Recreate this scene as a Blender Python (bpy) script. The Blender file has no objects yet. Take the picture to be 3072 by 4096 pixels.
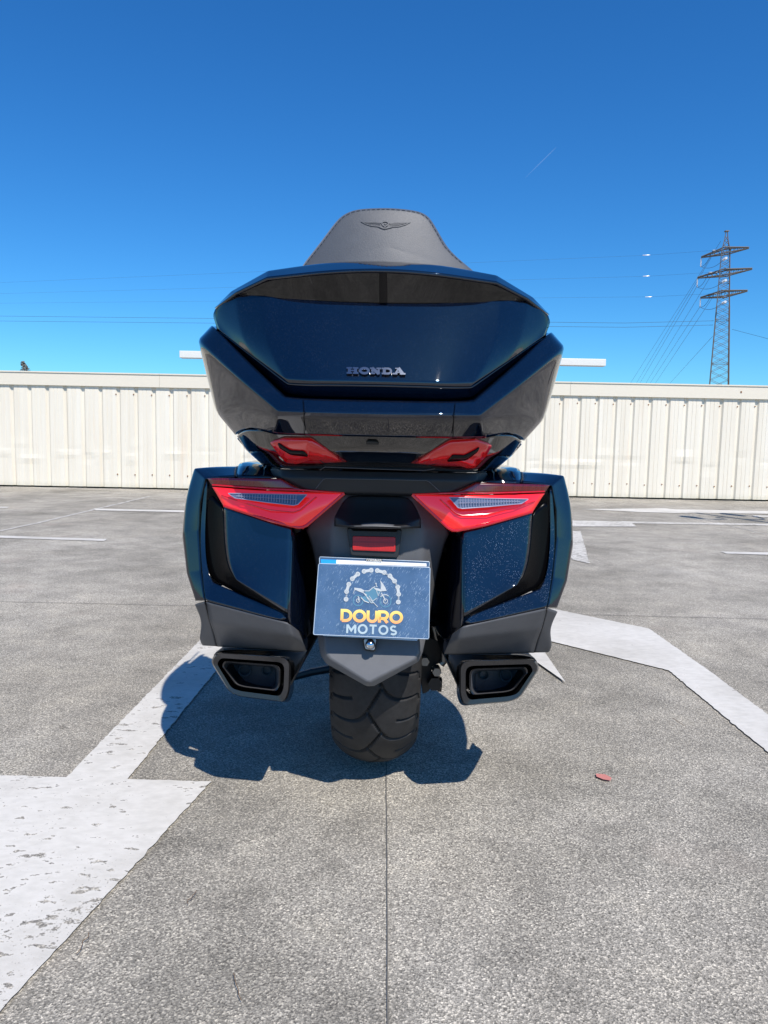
import bpy, bmesh, math, random
import numpy as np
from mathutils import Vector, Matrix
from mathutils.bvhtree import BVHTree
random.seed(7)
R = math.radians
scene = bpy.context.scene
C = scene.collection
# ------------------------------------------------------------------ camera, sky, sun, exposure
H, F, PITCH, ROLL = 0.80, 2960.0, R(5.84), R(1.13)
cp, sp, cr, sr_ = math.cos(PITCH), math.sin(PITCH), math.cos(ROLL), math.sin(ROLL)
FW = Vector((0, cp, -sp)); UP0 = Vector((0, sp, cp)); RT0 = Vector((1, 0, 0))
RT = cr*RT0 + sr_*UP0; UPV = -sr_*RT0 + cr*UP0
cam = bpy.data.cameras.new('camera'); camo = bpy.data.objects.new('camera', cam); C.objects.link(camo)
cam.sensor_fit = 'VERTICAL'; cam.sensor_height = 36.0; cam.lens = 36.0*F/4096.0
cam.clip_start = 0.02; cam.clip_end = 3000
camo.matrix_world = Matrix(((RT.x, UPV.x, -FW.x, 0), (RT.y, UPV.y, -FW.y, 0), (RT.z, UPV.z, -FW.z, H), (0, 0, 0, 1)))
scene.camera = camo
SUN = Vector((0.30, -0.70, 1.0)).normalized()
w = bpy.data.worlds.new("World"); scene.world = w; w.use_nodes = True
nt = w.node_tree; nt.nodes.clear()
sky = nt.nodes.new('ShaderNodeTexSky'); sky.sky_type = 'NISHITA'; sky.sun_disc = False
sky.sun_elevation = math.asin(SUN.z); sky.sun_rotation = math.atan2(SUN.x, SUN.y)
sky.altitude = 100; sky.air_density = 1.0; sky.dust_density = 0.25; sky.ozone_density = 3.0
hsv = nt.nodes.new('ShaderNodeHueSaturation'); hsv.inputs['Saturation'].default_value = 1.25
mul = nt.nodes.new('ShaderNodeMix'); mul.data_type = 'RGBA'; mul.blend_type = 'MULTIPLY'; mul.inputs[0].default_value = 1
mul.inputs[7].default_value = (.36, 0.77, 1.04, 1)
bg = nt.nodes.new('ShaderNodeBackground'); bg.inputs[1].default_value = 0.13
ow = nt.nodes.new('ShaderNodeOutputWorld')
nt.links.new(sky.outputs[0], hsv.inputs['Color']); nt.links.new(hsv.outputs[0], mul.inputs[6])
nt.links.new(mul.outputs[2], bg.inputs[0]); nt.links.new(bg.outputs[0], ow.inputs[0])
sl = bpy.data.lights.new('sun', 'SUN'); sl.energy = 5.0; sl.angle = R(0.5); sl.color = (1.0, 0.93, 0.85)
so = bpy.data.objects.new('sun', sl); C.objects.link(so)
so.rotation_euler = SUN.to_track_quat('Z', 'Y').to_euler()
scene.view_settings.view_transform = 'Standard'; scene.view_settings.look = 'None'
scene.view_settings.exposure = 0.15; scene.view_settings.gamma = 1.0

# ------------------------------------------------------------------ pixel <-> place helpers
def ray(px, py):
    a, b = (px-1536.0)/F, (2048.0-py)/F
    return RT*a + UPV*b + FW
def P(px, py, d):
    r = ray(px, py); return Vector((0, 0, H)) + r*(d/r.y)
def G(px, py, z=0.0):
    r = ray(px, py); return Vector((0, 0, H)) + r*((z-H)/r.z)
XC = -0.012
def M(v): return Vector((2*XC - v.x, v.y, v.z))

# ------------------------------------------------------------------ materials
def newmat(name):
    m = bpy.data.materials.new(name); m.use_nodes = True
    return m, m.node_tree, m.node_tree.nodes['Principled BSDF']
def setp(b, **k):
    names = dict(col='Base Color', metal='Metallic', rough='Roughness', coat='Coat Weight', cr='Coat Roughness', cior='Coat IOR',
                 ior='IOR', spec='Specular IOR Level', em='Emission Color', es='Emission Strength', tr='Transmission Weight', alpha='Alpha', sheen='Sheen Weight')
    for kk, v in k.items():
        if kk in ('col', 'em') and len(v) == 3: v = (*v, 1)
        b.inputs[names[kk]].default_value = v
def N(t, typ, **kw):
    n = t.nodes.new(typ)
    for k, v in kw.items(): setattr(n, k, v)
    return n
def noise(t, scale, detail=4, rough=.6, vec=None):
    n = N(t, 'ShaderNodeTexNoise'); n.inputs['Scale'].default_value = scale; n.inputs['Detail'].default_value = detail
    n.inputs['Roughness'].default_value = rough
    if vec is None:
        tc = N(t, 'ShaderNodeTexCoord'); vec = tc.outputs['Object']
    t.links.new(vec, n.inputs['Vector']); return n
def ramp(t, src, pts):
    r = N(t, 'ShaderNodeValToRGB'); e = r.color_ramp.elements
    while len(e) < len(pts): e.new(0.5)
    for i, (p, c) in enumerate(pts):
        e[i].position = p; e[i].color = (*c, 1) if len(c) == 3 else c
    t.links.new(src, r.inputs[0]); return r
def mix(t, fac, a, b, blend='MIX'):
    m = N(t, 'ShaderNodeMix', data_type='RGBA', blend_type=blend)
    for i, v in ((0, fac), (6, a), (7, b)):
        if hasattr(v, 'links'): t.links.new(v, m.inputs[i])
        else: m.inputs[i].default_value = v if i == 0 else ((*v, 1) if len(v) == 3 else v)
    return m.outputs[2]
def bump(t, b, h, strength, dist):
    bp = N(t, 'ShaderNodeBump'); bp.inputs['Strength'].default_value = strength; bp.inputs['Distance'].default_value = dist
    t.links.new(h, bp.inputs['Height']); t.links.new(bp.outputs[0], b.inputs['Normal']); return bp

def simple(name, col, rough=.5, metal=0., bumps=None, var=.18, **k):
    m, t, b = newmat(name); setp(b, col=col, rough=rough, metal=metal, **k)
    n = noise(t, 30, 5)
    c = mix(t, n.outputs[0], tuple(x*(1-var) for x in col), tuple(min(1, x*(1+var)) for x in col))
    t.links.new(c, b.inputs['Base Color'])
    if bumps:
        n2 = noise(t, bumps[0], 3); bump(t, b, n2.outputs[0], bumps[1], bumps[2])
    return m

def paint_mat(name, dust=0.0):
    m, t, b = newmat(name)
    setp(b, col=(.004, .012, .034), metal=.0, rough=.5, spec=.0, coat=1.0, cr=.006, cior=1.75)
    fl = N(t, 'ShaderNodeTexVoronoi'); fl.inputs['Scale'].default_value = 1600
    tc = N(t, 'ShaderNodeTexCoord'); t.links.new(tc.outputs['Object'], fl.inputs['Vector'])
    fr = ramp(t, fl.outputs['Color'], [(.0, (.0006, .0022, .008)), (.8, (.001, .0035, .012)), (1, (.006, .022, .065))])
    col = fr.outputs[0]
    # specks of dust and fine swirl scratches lying on the lacquer
    mp = N(t, 'ShaderNodeMapping'); mp.inputs['Scale'].default_value = (1, 1, .22); mp.inputs['Rotation'].default_value = (0, R(28), 0)
    t.links.new(tc.outputs['Object'], mp.inputs['Vector'])
    v = N(t, 'ShaderNodeTexVoronoi'); v.inputs['Scale'].default_value = 620; t.links.new(mp.outputs[0], v.inputs['Vector'])
    vr = ramp(t, v.outputs['Distance'], [(.0, (1, 1, 1)), (.16, (.6, .6, .6)), (.24, (0, 0, 0))])
    n = noise(t, 22, 5, .7); nr = ramp(t, n.outputs[0], [(.40, (0, 0, 0)), (.66, (1, 1, 1))])
    f = mix(t, 1.0, vr.outputs[0], nr.outputs[0], 'MULTIPLY')
    sc = N(t, 'ShaderNodeMath', operation='MULTIPLY'); sc.inputs[1].default_value = dust; t.links.new(f, sc.inputs[0])
    t.links.new(mix(t, sc.outputs[0], col, (.35, .42, .5)), b.inputs['Base Color'])
    ad = N(t, 'ShaderNodeMath', operation='MULTIPLY_ADD'); ad.inputs[1].default_value = .35; ad.inputs[2].default_value = .012
    t.links.new(sc.outputs[0], ad.inputs[0]); t.links.new(ad.outputs[0], b.inputs['Coat Roughness'])
    w_ = noise(t, 7, 2); bp = N(t, 'ShaderNodeBump'); bp.inputs['Strength'].default_value = .05; bp.inputs['Distance'].default_value = .01
    t.links.new(w_.outputs[0], bp.inputs['Height']); t.links.new(bp.outputs[0], b.inputs['Coat Normal'])
    return m
M_paint = paint_mat('navy_paint', .10)
M_dusty_lit = paint_mat('navy_paint_dusty_lit', .85)  # real dust, strengthened in the colour for the sunlit bag only
M_gloss = simple('gloss_black', (.002, .002, .0025), .06, coat=1., cr=.01, cior=1.8)
M_bar = simple('smoked_lens', (.0015, .0015, .0018), .05, coat=1., cr=.01, cior=1.45, spec=.2)
M_strip = simple('strip_black', (.002, .002, .0025), .22, spec=.12)
M_deep = simple('deep_gloss_black', (.002, .002, .0025), .10, spec=.25)
M_matte = simple('matte_charcoal_plastic', (.070, .072, .078), .48, bumps=(900, .35, .0006))
M_fender = simple('fender_plastic', (.105, .108, .115), .48, bumps=(900, .35, .0006))
M_trim = simple('matte_black_trim', (.012, .013, .015), .5, bumps=(900, .25, .0005))
M_dark = simple('dark_metal', (.012, .012, .013), .45, .3)
M_steel = simple('worn_alloy', (.22, .21, .20), .42, .8)
M_chrome = simple('chrome', (.62, .66, .72), .12, 1.)
M_badge = simple('smoked_chrome', (.20, .22, .26), .15, 1.)
M_tip = simple('dark_chrome', (.07, .07, .074), .24, .85, bumps=(60, .1, .001))
M_leather = simple('seat_leather', (.062, .070, .083), .5, bumps=(520, .6, .0009), sheen=.2)
M_stitch = simple('thread', (.065, .07, .08), .8)
M_clear = simple('clear_lens', (.10, .13, .20), .08, coat=1., spec=.8)
M_white_edge = simple('pale_lens_edge', (.30, .30, .42), .2)

def red_mat(name, col, es, cell=None, rough=.12):
    m, t, b = newmat(name); setp(b, col=col, rough=rough, coat=1., cr=.02, es=es, em=(1, .015, .018))
    if cell:
        tc = N(t, 'ShaderNodeTexCoord')
        ch = N(t, 'ShaderNodeTexVoronoi'); ch.inputs['Scale'].default_value = cell; ch.distance = 'CHEBYCHEV'; ch.inputs['Randomness'].default_value = 0.0
        t.links.new(tc.outputs['Object'], ch.inputs['Vector'])
        rr = ramp(t, ch.outputs['Distance'], [(.0, col), (.35, tuple(c*.6 for c in col)), (.5, tuple(c*.25 for c in col))])
        nz = noise(t, 45, 2); c2 = mix(t, nz.outputs[0], tuple(c*.35 for c in col), rr.outputs[0])
        t.links.new(c2, b.inputs['Base Color'])
    return m
M_red = red_mat('lit_red_lens', (.60, .010, .012), .34)
M_redbox = red_mat('dim_red_lens', (.42, .008, .010), .10)
M_guide = red_mat('light_guide', (.75, .02, .02), .55)
M_redrim = red_mat('red_lens_rim', (.42, .006, .010), .10)
M_reddark = red_mat('dark_red_lens', (.16, .008, .010), .03, 240)
M_reflector = red_mat('red_reflector', (.95, .03, .02), .0, 330, .35)
M_reflector.node_tree.nodes['Principled BSDF'].inputs['Coat Weight'].default_value = .0

def leather_tyre():
    m, t, b = newmat('tyre_rubber'); setp(b, col=(.028, .028, .029), rough=.66, spec=.35)
    n = noise(t, 35, 6, .7); n2 = noise(t, 900, 2)
    c = ramp(t, n.outputs[0], [(.35, (.016, .0165, .018)), (.7, (.032, .032, .033))])
    t.links.new(c.outputs[0], b.inputs['Base Color']); bump(t, b, n2.outputs[0], .35, .0006)
    return m
M_tyre = leather_tyre()

def concrete_nodes(t):
    tc = N(t, 'ShaderNodeTexCoord'); o = tc.outputs['Object']
    big = noise(t, .7, 6, .6, o); mid = noise(t, 6, 7, .65, o); fine = noise(t, 230, 4, .8, o)
    v = N(t, 'ShaderNodeTexVoronoi'); v.inputs['Scale'].default_value = 340; t.links.new(o, v.inputs['Vector'])
    sep = N(t, 'ShaderNodeSeparateColor'); t.links.new(v.outputs['Color'], sep.inputs[0])
    base = ramp(t, big.outputs[0], [(.30, (.25, .233, .20)), (.52, (.33, .31, .272)), (.75, (.415, .392, .35))]).outputs[0]
    m1 = ramp(t, mid.outputs[0], [(.3, (.74, .74, .74)), (.55, (1, 1, 1)), (.75, (1.2, 1.19, 1.16))]).outputs[0]
    c = mix(t, 1.0, base, m1, 'MULTIPLY')
    g = ramp(t, sep.outputs[0], [(.0, (.42, .42, .41)), (.30, (.85, .85, .84)), (.72, (1.12, 1.12, 1.1)), (.93, (1.9, 1.88, 1.82))]).outputs[0]
    c = mix(t, .85, c, g, 'MULTIPLY')
    f = ramp(t, fine.outputs[0], [(.34, (.42, .42, .40)), (.50, (1, .995, .98)), (.68, (1.7, 1.68, 1.62))]).outputs[0]
    c = mix(t, .9, c, f, 'MULTIPLY')
    return o, c, fine, v, mid
def concrete():
    m, t, b = newmat('aggregate_concrete'); setp(b, rough=.88, spec=.3)
    o, c, fine, v, mid = concrete_nodes(t)
    # warm rusty and light cement blotches
    bl = noise(t, 2.3, 3, .5, o); br = ramp(t, bl.outputs[0], [(.62, (0, 0, 0)), (.78, (.35, .35, .35))]).outputs[0]
    c = mix(t, br, c, (.40, .33, .27))
    st = noise(t, 1.1, 5, .62, o); sr1 = ramp(t, st.outputs[0], [(.36, (.74, .74, .73)), (.50, (1, 1, 1)), (.66, (1.1, 1.09, 1.07))]).outputs[0]
    c = mix(t, 1.0, c, sr1, 'MULTIPLY')
    sp = noise(t, 9, 2, .5, o); sp1 = ramp(t, sp.outputs[0], [(.20, (.55, .54, .52)), (.27, (1, 1, 1))]).outputs[0]
    c = mix(t, 1.0, c, sp1, 'MULTIPLY')
    t.links.new(c, b.inputs['Base Color'])
    ad = N(t, 'ShaderNodeMath', operation='ADD'); t.links.new(fine.outputs[0], ad.inputs[0]); t.links.new(v.outputs['Distance'], ad.inputs[1])
    bump(t, b, ad.outputs[0], .55, .003)
    return m
M_conc = concrete()
def road_paint(name, wear):
    m, t, b = newmat(name); setp(b, rough=.6)
    o, c, fine, v, mid = concrete_nodes(t)
    # chips: stretched blobs + small pin holes, where the concrete shows through
    mp = N(t, 'ShaderNodeMapping'); mp.inputs['Rotation'].default_value = (0, 0, R(-30)); mp.inputs['Scale'].default_value = (1., 1.9, 1)
    t.links.new(o, mp.inputs['Vector'])
    n1 = noise(t, 26, 4, .62, mp.outputs[0]); n0 = noise(t, 3.2, 2, .5, o)
    ad = N(t, 'ShaderNodeMath', operation='MULTIPLY_ADD'); ad.inputs[1].default_value = .35; t.links.new(n0.outputs[0], ad.inputs[0]); t.links.new(n1.outputs[0], ad.inputs[2])
    chips = ramp(t, ad.outputs[0], [(.815-wear, (0, 0, 0)), (.825-wear, (1, 1, 1))]).outputs[0]
    n2 = noise(t, 190, 2, .5, o); ad2 = N(t, 'ShaderNodeMath', operation='MULTIPLY_ADD'); ad2.inputs[1].default_value = .4
    t.links.new(n0.outputs[0], ad2.inputs[0]); t.links.new(n2.outputs[0], ad2.inputs[2])
    pin = ramp(t, ad2.outputs[0], [(.93-wear, (0, 0, 0)), (.95-wear, (.85, .85, .85))]).outputs[0]
    fac = mix(t, 1., chips, pin, 'LIGHTEN')
    wh = ramp(t, n1.outputs[0], [(.3, (.56, .54, .485)), (.6, (.645, .622, .565))]).outputs[0]
    dn = noise(t, 1.8, 6, .65, o); wh = mix(t, 1., wh, ramp(t, dn.outputs[0], [(.34, (.80, .79, .77)), (.56, (1, 1, 1))]).outputs[0], 'MULTIPLY')
    t.links.new(mix(t, fac, wh, c), b.inputs['Base Color'])
    bump(t, b, fine.outputs[0], .25, .0015)
    return m
M_road = road_paint('chipped_white_road_paint', .025)
M_road2 = road_paint('white_road_paint', -.07)
M_roadold = road_paint('worn_white_road_paint', .09)
M_redpaint = simple('faded_red_paint', (.52, .20, .17), .7, bumps=(300, .5, .001))
M_joint = simple('dark_joint', (.13, .122, .105), .9)
M_seal = simple('light_cement_seam', (.46, .44, .40), .9)

def sheet_mat():
    m, t, b = newmat('cream_sheet_metal'); setp(b, rough=.42, spec=.5)
    tc = N(t, 'ShaderNodeTexCoord'); mp = N(t, 'ShaderNodeMapping'); mp.inputs['Scale'].default_value = (9, 1, .35)
    t.links.new(tc.outputs['Object'], mp.inputs['Vector'])
    n = noise(t, 1.0, 6, .65, mp.outputs[0]); c = ramp(t, n.outputs[0], [(.3, (.68, .622, .51)), (.5, (.74, .69, .58)), (.72, (.78, .74, .64))]).outputs[0]
    mp2 = N(t, 'ShaderNodeMapping'); mp2.inputs['Scale'].default_value = (2.6, 1, .22); t.links.new(tc.outputs['Object'], mp2.inputs['Vector'])
    r = noise(t, 1.3, 5, .6, mp2.outputs[0]); rr = ramp(t, r.outputs[0], [(.60, (0, 0, 0)), (.76, (.42, .42, .42))]).outputs[0]
    c = mix(t, rr, c, (.70, .50, .33))
    sx = N(t, 'ShaderNodeSeparateXYZ'); t.links.new(tc.outputs['Object'], sx.inputs[0])
    lo = N(t, 'ShaderNodeMapRange'); lo.inputs[1].default_value = .0; lo.inputs[2].default_value = .10; lo.inputs[3].default_value = .6; lo.inputs[4].default_value = 0
    t.links.new(sx.outputs[2], lo.inputs[0]); g = noise(t, 14, 5); gm = N(t, 'ShaderNodeMath', operation='MULTIPLY')
    t.links.new(lo.outputs[0], gm.inputs[0]); t.links.new(g.outputs[0], gm.inputs[1])
    c = mix(t, gm.outputs[0], c, (.30, .30, .16)); t.links.new(c, b.inputs['Base Color'])
    return m
M_sheet = sheet_mat()
M_cap = simple('cream_flashing', (.70, .645, .53), .45, var=.04)
M_white = simple('white_coated_metal', (.72, .71, .66), .4, var=.03)
M_rust = simple('rusty_metal', (.22, .10, .04), .8)
M_kerb = simple('dark_kerb', (.035, .04, .012), .95, bumps=(200, .8, .004))  # dark olive colour of the backing under the fence sheet
M_lattice = simple('weathered_galvanised_steel', (.17, .155, .135), .6, .2)
M_lattice_b = simple('oxidised_steel', (.16, .105, .065), .75, .1)
M_wire = simple('power_cable', (.06, .14, .24), .6)
M_ins = simple('glass_insulator', (.62, .64, .66), .25)
M_leaf = simple('dry_foliage', (.15, .15, .13), .8)
M_bark = simple('bark', (.07, .055, .04), .9)

# ------------------------------------------------------------------ mesh helpers
ROOT_LOC = Vector((XC, 1.82, 0.0))
def empty(name, loc, label, cat, group=None):
    o = bpy.data.objects.new(name, None); C.objects.link(o); o.location = loc
    o['label'] = label; o['category'] = cat
    if group: o['group'] = group
    o.empty_display_size = .1
    return o
def root_of(p):
    while p.parent: p = p.parent
    return p
def mk(name, vs, fs, mat, parent=None, smooth=False, sub=0, creases=None, bevel=0, seg=2, solid=0, mats=None, fm=None, angle=35):
    off = root_of(parent).location if parent else Vector((0, 0, 0))
    me = bpy.data.meshes.new(name); me.from_pydata([tuple(Vector(v)-off) for v in vs], [], [tuple(f) for f in fs]); me.update()
    bm = bmesh.new(); bm.from_mesh(me); bmesh.ops.recalc_face_normals(bm, faces=bm.faces)
    if creases:
        cl = bm.edges.layers.float.new('crease_edge')
        bm.verts.ensure_lookup_table(); cs = {tuple(sorted(e)): v for e, v in creases.items()}
        for e in bm.edges:
            k = tuple(sorted((e.verts[0].index, e.verts[1].index)))
            if k in cs: e[cl] = cs[k]
    bm.to_mesh(me); bm.free()
    for m_ in (mats or [mat]): me.materials.append(m_)
    if fm:
        for i, p in enumerate(me.polygons): p.material_index = fm[i]
    o = bpy.data.objects.new(name, me); C.objects.link(o)
    if parent: o.parent = parent
    if sub:
        s = o.modifiers.new('s', 'SUBSURF'); s.levels = sub; s.render_levels = sub
    if solid:
        s = o.modifiers.new('t', 'SOLIDIFY'); s.thickness = solid; s.offset = 0
    if bevel:
        b = o.modifiers.new('b', 'BEVEL'); b.width = bevel; b.segments = seg; b.limit_method = 'ANGLE'; b.angle_limit = R(28); b.harden_normals = False
    if smooth or sub or bevel:
        for p in me.polygons: p.use_smooth = True
        if not sub or angle < 60:
            me.set_sharp_from_angle(angle=R(angle)) if not (sub or bevel) else None
    if bevel:
        wn = o.modifiers.new('w', 'WEIGHTED_NORMAL'); wn.keep_sharp = True
    return o

def cage(name, rows, mat, parent, sr=(), sc=(), mirror=True, sub=3, solid=.003, cw=.93, flip=False, tc=(), tk=.10):
    """rows of half points (centre first); mirrored about the bike's middle plane; tc = columns held tight by support points"""
    if tc:
        idx = {}; nr = []
        for r in rows:
            q = []
            for j, p in enumerate(r):
                if j in tc and j > 0: q.append(r[j-1].lerp(p, 1-tk))
                idx[j] = len(q); q.append(p)
                if j in tc and j < len(r)-1: q.append(p.lerp(r[j+1], tk))
            nr.append(q)
        rows = nr; sc = [(idx[c[0]], c[1]) if isinstance(c, tuple) else idx[c] for c in sc]
    full = []
    for r in rows:
        if mirror:
            L = [M(v) for v in r[1:]][::-1]; c0 = Vector((XC, r[0].y, r[0].z)); full.append(L+[c0]+list(r[1:]))
        else: full.append([M(v) for v in r] if flip else list(r))
    n = len(full[0]); vs = [v for r in full for v in r]; fs = []
    for i in range(len(full)-1):
        for j in range(n-1): fs.append((i*n+j, i*n+j+1, (i+1)*n+j+1, (i+1)*n+j))
    cr_ = {}
    def colset():
        s = set()
        for c in sc:
            c_, w_ = (c if isinstance(c, tuple) else (c, cw))
            if mirror: s |= {((n-1)//2+c_, w_), ((n-1)//2-c_, w_)}
            else: s.add((c_, w_))
        return s
    for rr in sr:
        i, w_ = rr if isinstance(rr, tuple) else (rr, cw)
        for j in range(n-1): cr_[(i*n+j, i*n+j+1)] = w_
    for j, w_ in colset():
        for i in range(len(full)-1): cr_[(i*n+j, (i+1)*n+j)] = w_
    return mk(name, vs, fs, mat, parent, sub=sub, creases=cr_, solid=solid)

def prism(name, pts, back, mat, parent, bevel=.003, seg=2, flip=False, smooth=True):
    """outline (3D points) with real thickness: back is a vector"""
    pts = [M(p) for p in pts] if flip else list(pts)
    b = Vector(back); b = Vector((-b.x, b.y, b.z)) if flip else b
    n = len(pts); vs = pts+[p+b for p in pts]
    fs = [tuple(range(n)), tuple(range(2*n-1, n-1, -1))]+[(i, (i+1) % n, (i+1) % n+n, i+n) for i in range(n)]
    return mk(name, vs, fs, mat, parent, bevel=bevel, seg=seg)

def roundpoly(pts, r, k=4):
    out = []; n = len(pts)
    for i in range(n):
        a, b, c = Vector(pts[i-1]), Vector(pts[i]), Vector(pts[(i+1) % n])
        u, v = (a-b), (c-b); rr = min(r, u.length*.45, v.length*.45)
        p0, p1 = b+u.normalized()*rr, b+v.normalized()*rr
        for j in range(k+1):
            t = j/k; out.append((1-t)**2*p0 + 2*t*(1-t)*b + t*t*p1)
    return out

def tube(name, path, rad, mat, parent=None, seg=8, closed=False, add=None):
    """add: list collector (vs, fs) instead of making an object"""
    vs, fs = ([], []) if add is None else add
    path = [Vector(p) for p in path]; n = len(path); base = len(vs)
    rads = rad if isinstance(rad, (list, tuple)) else [rad]*n
    for i, p in enumerate(path):
        if closed: t = path[(i+1) % n]-path[i-1]
        else: t = path[min(i+1, n-1)]-path[max(i-1, 0)]
        t.normalize(); ref = Vector((0, 0, 1)) if abs(t.z) < .9 else Vector((1, 0, 0))
        u = t.cross(ref).normalized(); v = t.cross(u)
        for k in range(seg):
            a = 2*math.pi*k/seg; vs.append(p+(u*math.cos(a)+v*math.sin(a))*rads[i])
    m = n if closed else n-1
    for i in range(m):
        for k in range(seg):
            a, b = base+i*seg, base+((i+1) % n)*seg
            fs.append((a+k, a+(k+1) % seg, b+(k+1) % seg, b+k))
    if not closed:
        fs.append(tuple(base+k for k in range(seg))); fs.append(tuple(base+(n-1)*seg+k for k in range(seg-1, -1, -1)))
    if add is None: return mk(name, vs, fs, mat, parent, smooth=True)
def boxpts(c, s, add=None):
    vs, fs = add if add is not None else ([], [])
    b = len(vs); x, y, z = (s[0]/2, s[1]/2, s[2]/2)
    for dx in (-x, x):
        for dy in (-y, y):
            for dz in (-z, z): vs.append(Vector(c)+Vector((dx, dy, dz)))
    for f in ((0, 1, 3, 2), (4, 6, 7, 5), (0, 4, 5, 1), (2, 3, 7, 6), (0, 2, 6, 4), (1, 5, 7, 3)): fs.append(tuple(b+i for i in f))
    return vs, fs
def box(name, c, s, mat, parent=None, bevel=.004):
    vs, fs = boxpts(c, s); return mk(name, vs, fs, mat, parent, bevel=bevel)
def cyl(name, a, b, r, mat, parent=None, seg=20, r2=None, bevel=0):
    vs, fs = [], []; tube('', [a, b], [r, r if r2 is None else r2], None, add=(vs, fs), seg=seg)
    return mk(name, vs, fs, mat, parent, smooth=True, bevel=bevel)
def arc(cx, cy, rx, ry, a0, a1, n=14):
    return [(cx+rx*math.cos(R(a0+(a1-a0)*i/n)), cy+ry*math.sin(R(a0+(a1-a0)*i/n))) for i in range(n+1)]
def stroke(poly, wd, closed=False):
    """2D polyline -> list of left/right offset pairs"""
    n = len(poly); L = []
    for i in range(n):
        p = Vector(poly[i])
        if closed: a, b = Vector(poly[i-1]), Vector(poly[(i+1) % n])
        else: a, b = Vector(poly[max(i-1, 0)]), Vector(poly[min(i+1, n-1)])
        d0 = (p-a); d1 = (b-p)
        if d0.length < 1e-9: d0 = d1
        if d1.length < 1e-9: d1 = d0
        d0 = d0.normalized(); d1 = d1.normalized(); t = (d0+d1).normalized(); nn = Vector((-t.y, t.x))
        k = 1/max(.5, nn.dot(Vector((-d0.y, d0.x))))
        L.append((p+nn*wd/2*k, p-nn*wd/2*k))
    return L
class Relief:
    """flat shapes in a 2D frame mapped on a surface, each with thickness"""
    def __init__(s, fn, h): s.vs, s.fs, s.fn, s.h, s.k = [], [], fn, h, 0
    def up(s, p, e): return s.fn(p[0], p[1], e)
    def quads(s, L, closed=False):
        h = s.h+s.k*.00004; s.k += 1; n = len(L); b = len(s.vs)
        for (l, r) in L: s.vs += [s.up(l, h), s.up(r, h), s.up(l, 0), s.up(r, 0)]
        for i in range(n if closed else n-1):
            a, c = b+4*i, b+4*((i+1) % n)
            s.fs += [(a, a+1, c+1, c), (a, c, c+2, a+2), (a+1, a+3, c+3, c+1)]
        if not closed:
            s.fs += [(b, b+2, b+3, b+1), (b+4*n-4, b+4*n-3, b+4*n-1, b+4*n-2)]
    def line(s, poly, wd, closed=False): s.quads(stroke(poly, wd, closed), closed)
    def fill(s, poly):
        h = s.h+s.k*.00004; s.k += 1; n = len(poly); b = len(s.vs)
        for p in poly: s.vs += [s.up(p, h), s.up(p, 0)]
        s.fs.append(tuple(b+2*i for i in range(n)))
        for i in range(n):
            a, c = b+2*i, b+2*((i+1) % n); s.fs.append((a, c, c+1, a+1))
    def disc(s, c, r, n=16): s.fill([(c[0]+r*math.cos(2*math.pi*i/n), c[1]+r*math.sin(2*math.pi*i/n)) for i in range(n)])
    def ring(s, c, rx, ry, wd, n=28): s.line([(c[0]+rx*math.cos(2*math.pi*i/n), c[1]+ry*math.sin(2*math.pi*i/n)) for i in range(n)], wd, True)
    def make(s, name, mat, parent): return mk(name, s.vs, s.fs, mat, parent)

# sans glyphs in a box 0..w x 0..1 (y up): list of (polyline, closed)
def glyph(ch):
    if ch == 'O': return 1.02, [([(.51+.43*math.cos(2*math.pi*i/32), .5+.43*math.sin(2*math.pi*i/32)) for i in range(32)], True)]
    if ch == 'D': return .86, [([(.07, .07), (.07, .93), (.36, .93)]+arc(.36, .5, .43, .43, 90, -90, 16)[1:]+[(.07, .07)], False)]
    if ch == 'U': return .82, [([(.07, 1), (.07, .42)]+arc(.41, .41, .34, .34, 180, 360, 14)[1:]+[(.75, 1)], False)]
    if ch == 'R': return .80, [([(.07, 0), (.07, .93), (.42, .93)]+arc(.42, .64, .29, .29, 90, -90, 12)[1:]+[(.07, .35)], False), ([(.44, .36), (.72, 0)], False)]
    if ch == 'M': return 1.0, [([(.07, 0), (.07, .93)], False), ([(.07, .93), (.5, .30), (.93, .93)], False), ([(.93, .93), (.93, 0)], False)]
    if ch == 'T': return .78, [([(0, .93), (.78, .93)], False), ([(.39, .93), (.39, 0)], False)]
    if ch == 'S': return .70, [(arc(.35, .70, .27, .23, 35, 270, 14)+arc(.35, .265, .29, .205, 90, -145, 14)[1:], False)]
    if ch == 'C': return .8, [(arc(.45, .5, .38, .43, 45, 315, 18), False)]
    if ch == 'I': return .2, [([(.1, 0), (.1, 1)], False)]
    if ch == 'N': return .85, [([(.07, 0), (.07, 1)], False), ([(.07, 1), (.78, 0)], False), ([(.78, 0), (.78, 1)], False)]
    if ch == 'A': return .9, [([(.02, 0), (.45, .97), (.88, 0)], False), ([(.2, .3), (.7, .3)], False)]
def word(rel, txt, x0, y0, x1, y1, hgt, wd, gap=.13):
    """baseline from (x0,y0) to (x1,y1) in the y-down frame"""
    ws = [glyph(c)[0] for c in txt]; tot = sum(ws)+gap*(len(txt)-1)
    ux, uy = (x1-x0)/tot, (y1-y0)/tot; L = math.hypot(x1-x0, y1-y0); nx, ny = (y1-y0)/L*hgt, -(x1-x0)/L*hgt
    pos = 0
    for c, w_ in zip(txt, ws):
        for poly, cl in glyph(c)[1]:
            rel.line([(x0+(pos+x)*ux+y*nx, y0+(pos+x)*uy+y*ny) for x, y in poly], wd, cl)
        pos += w_+gap

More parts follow.
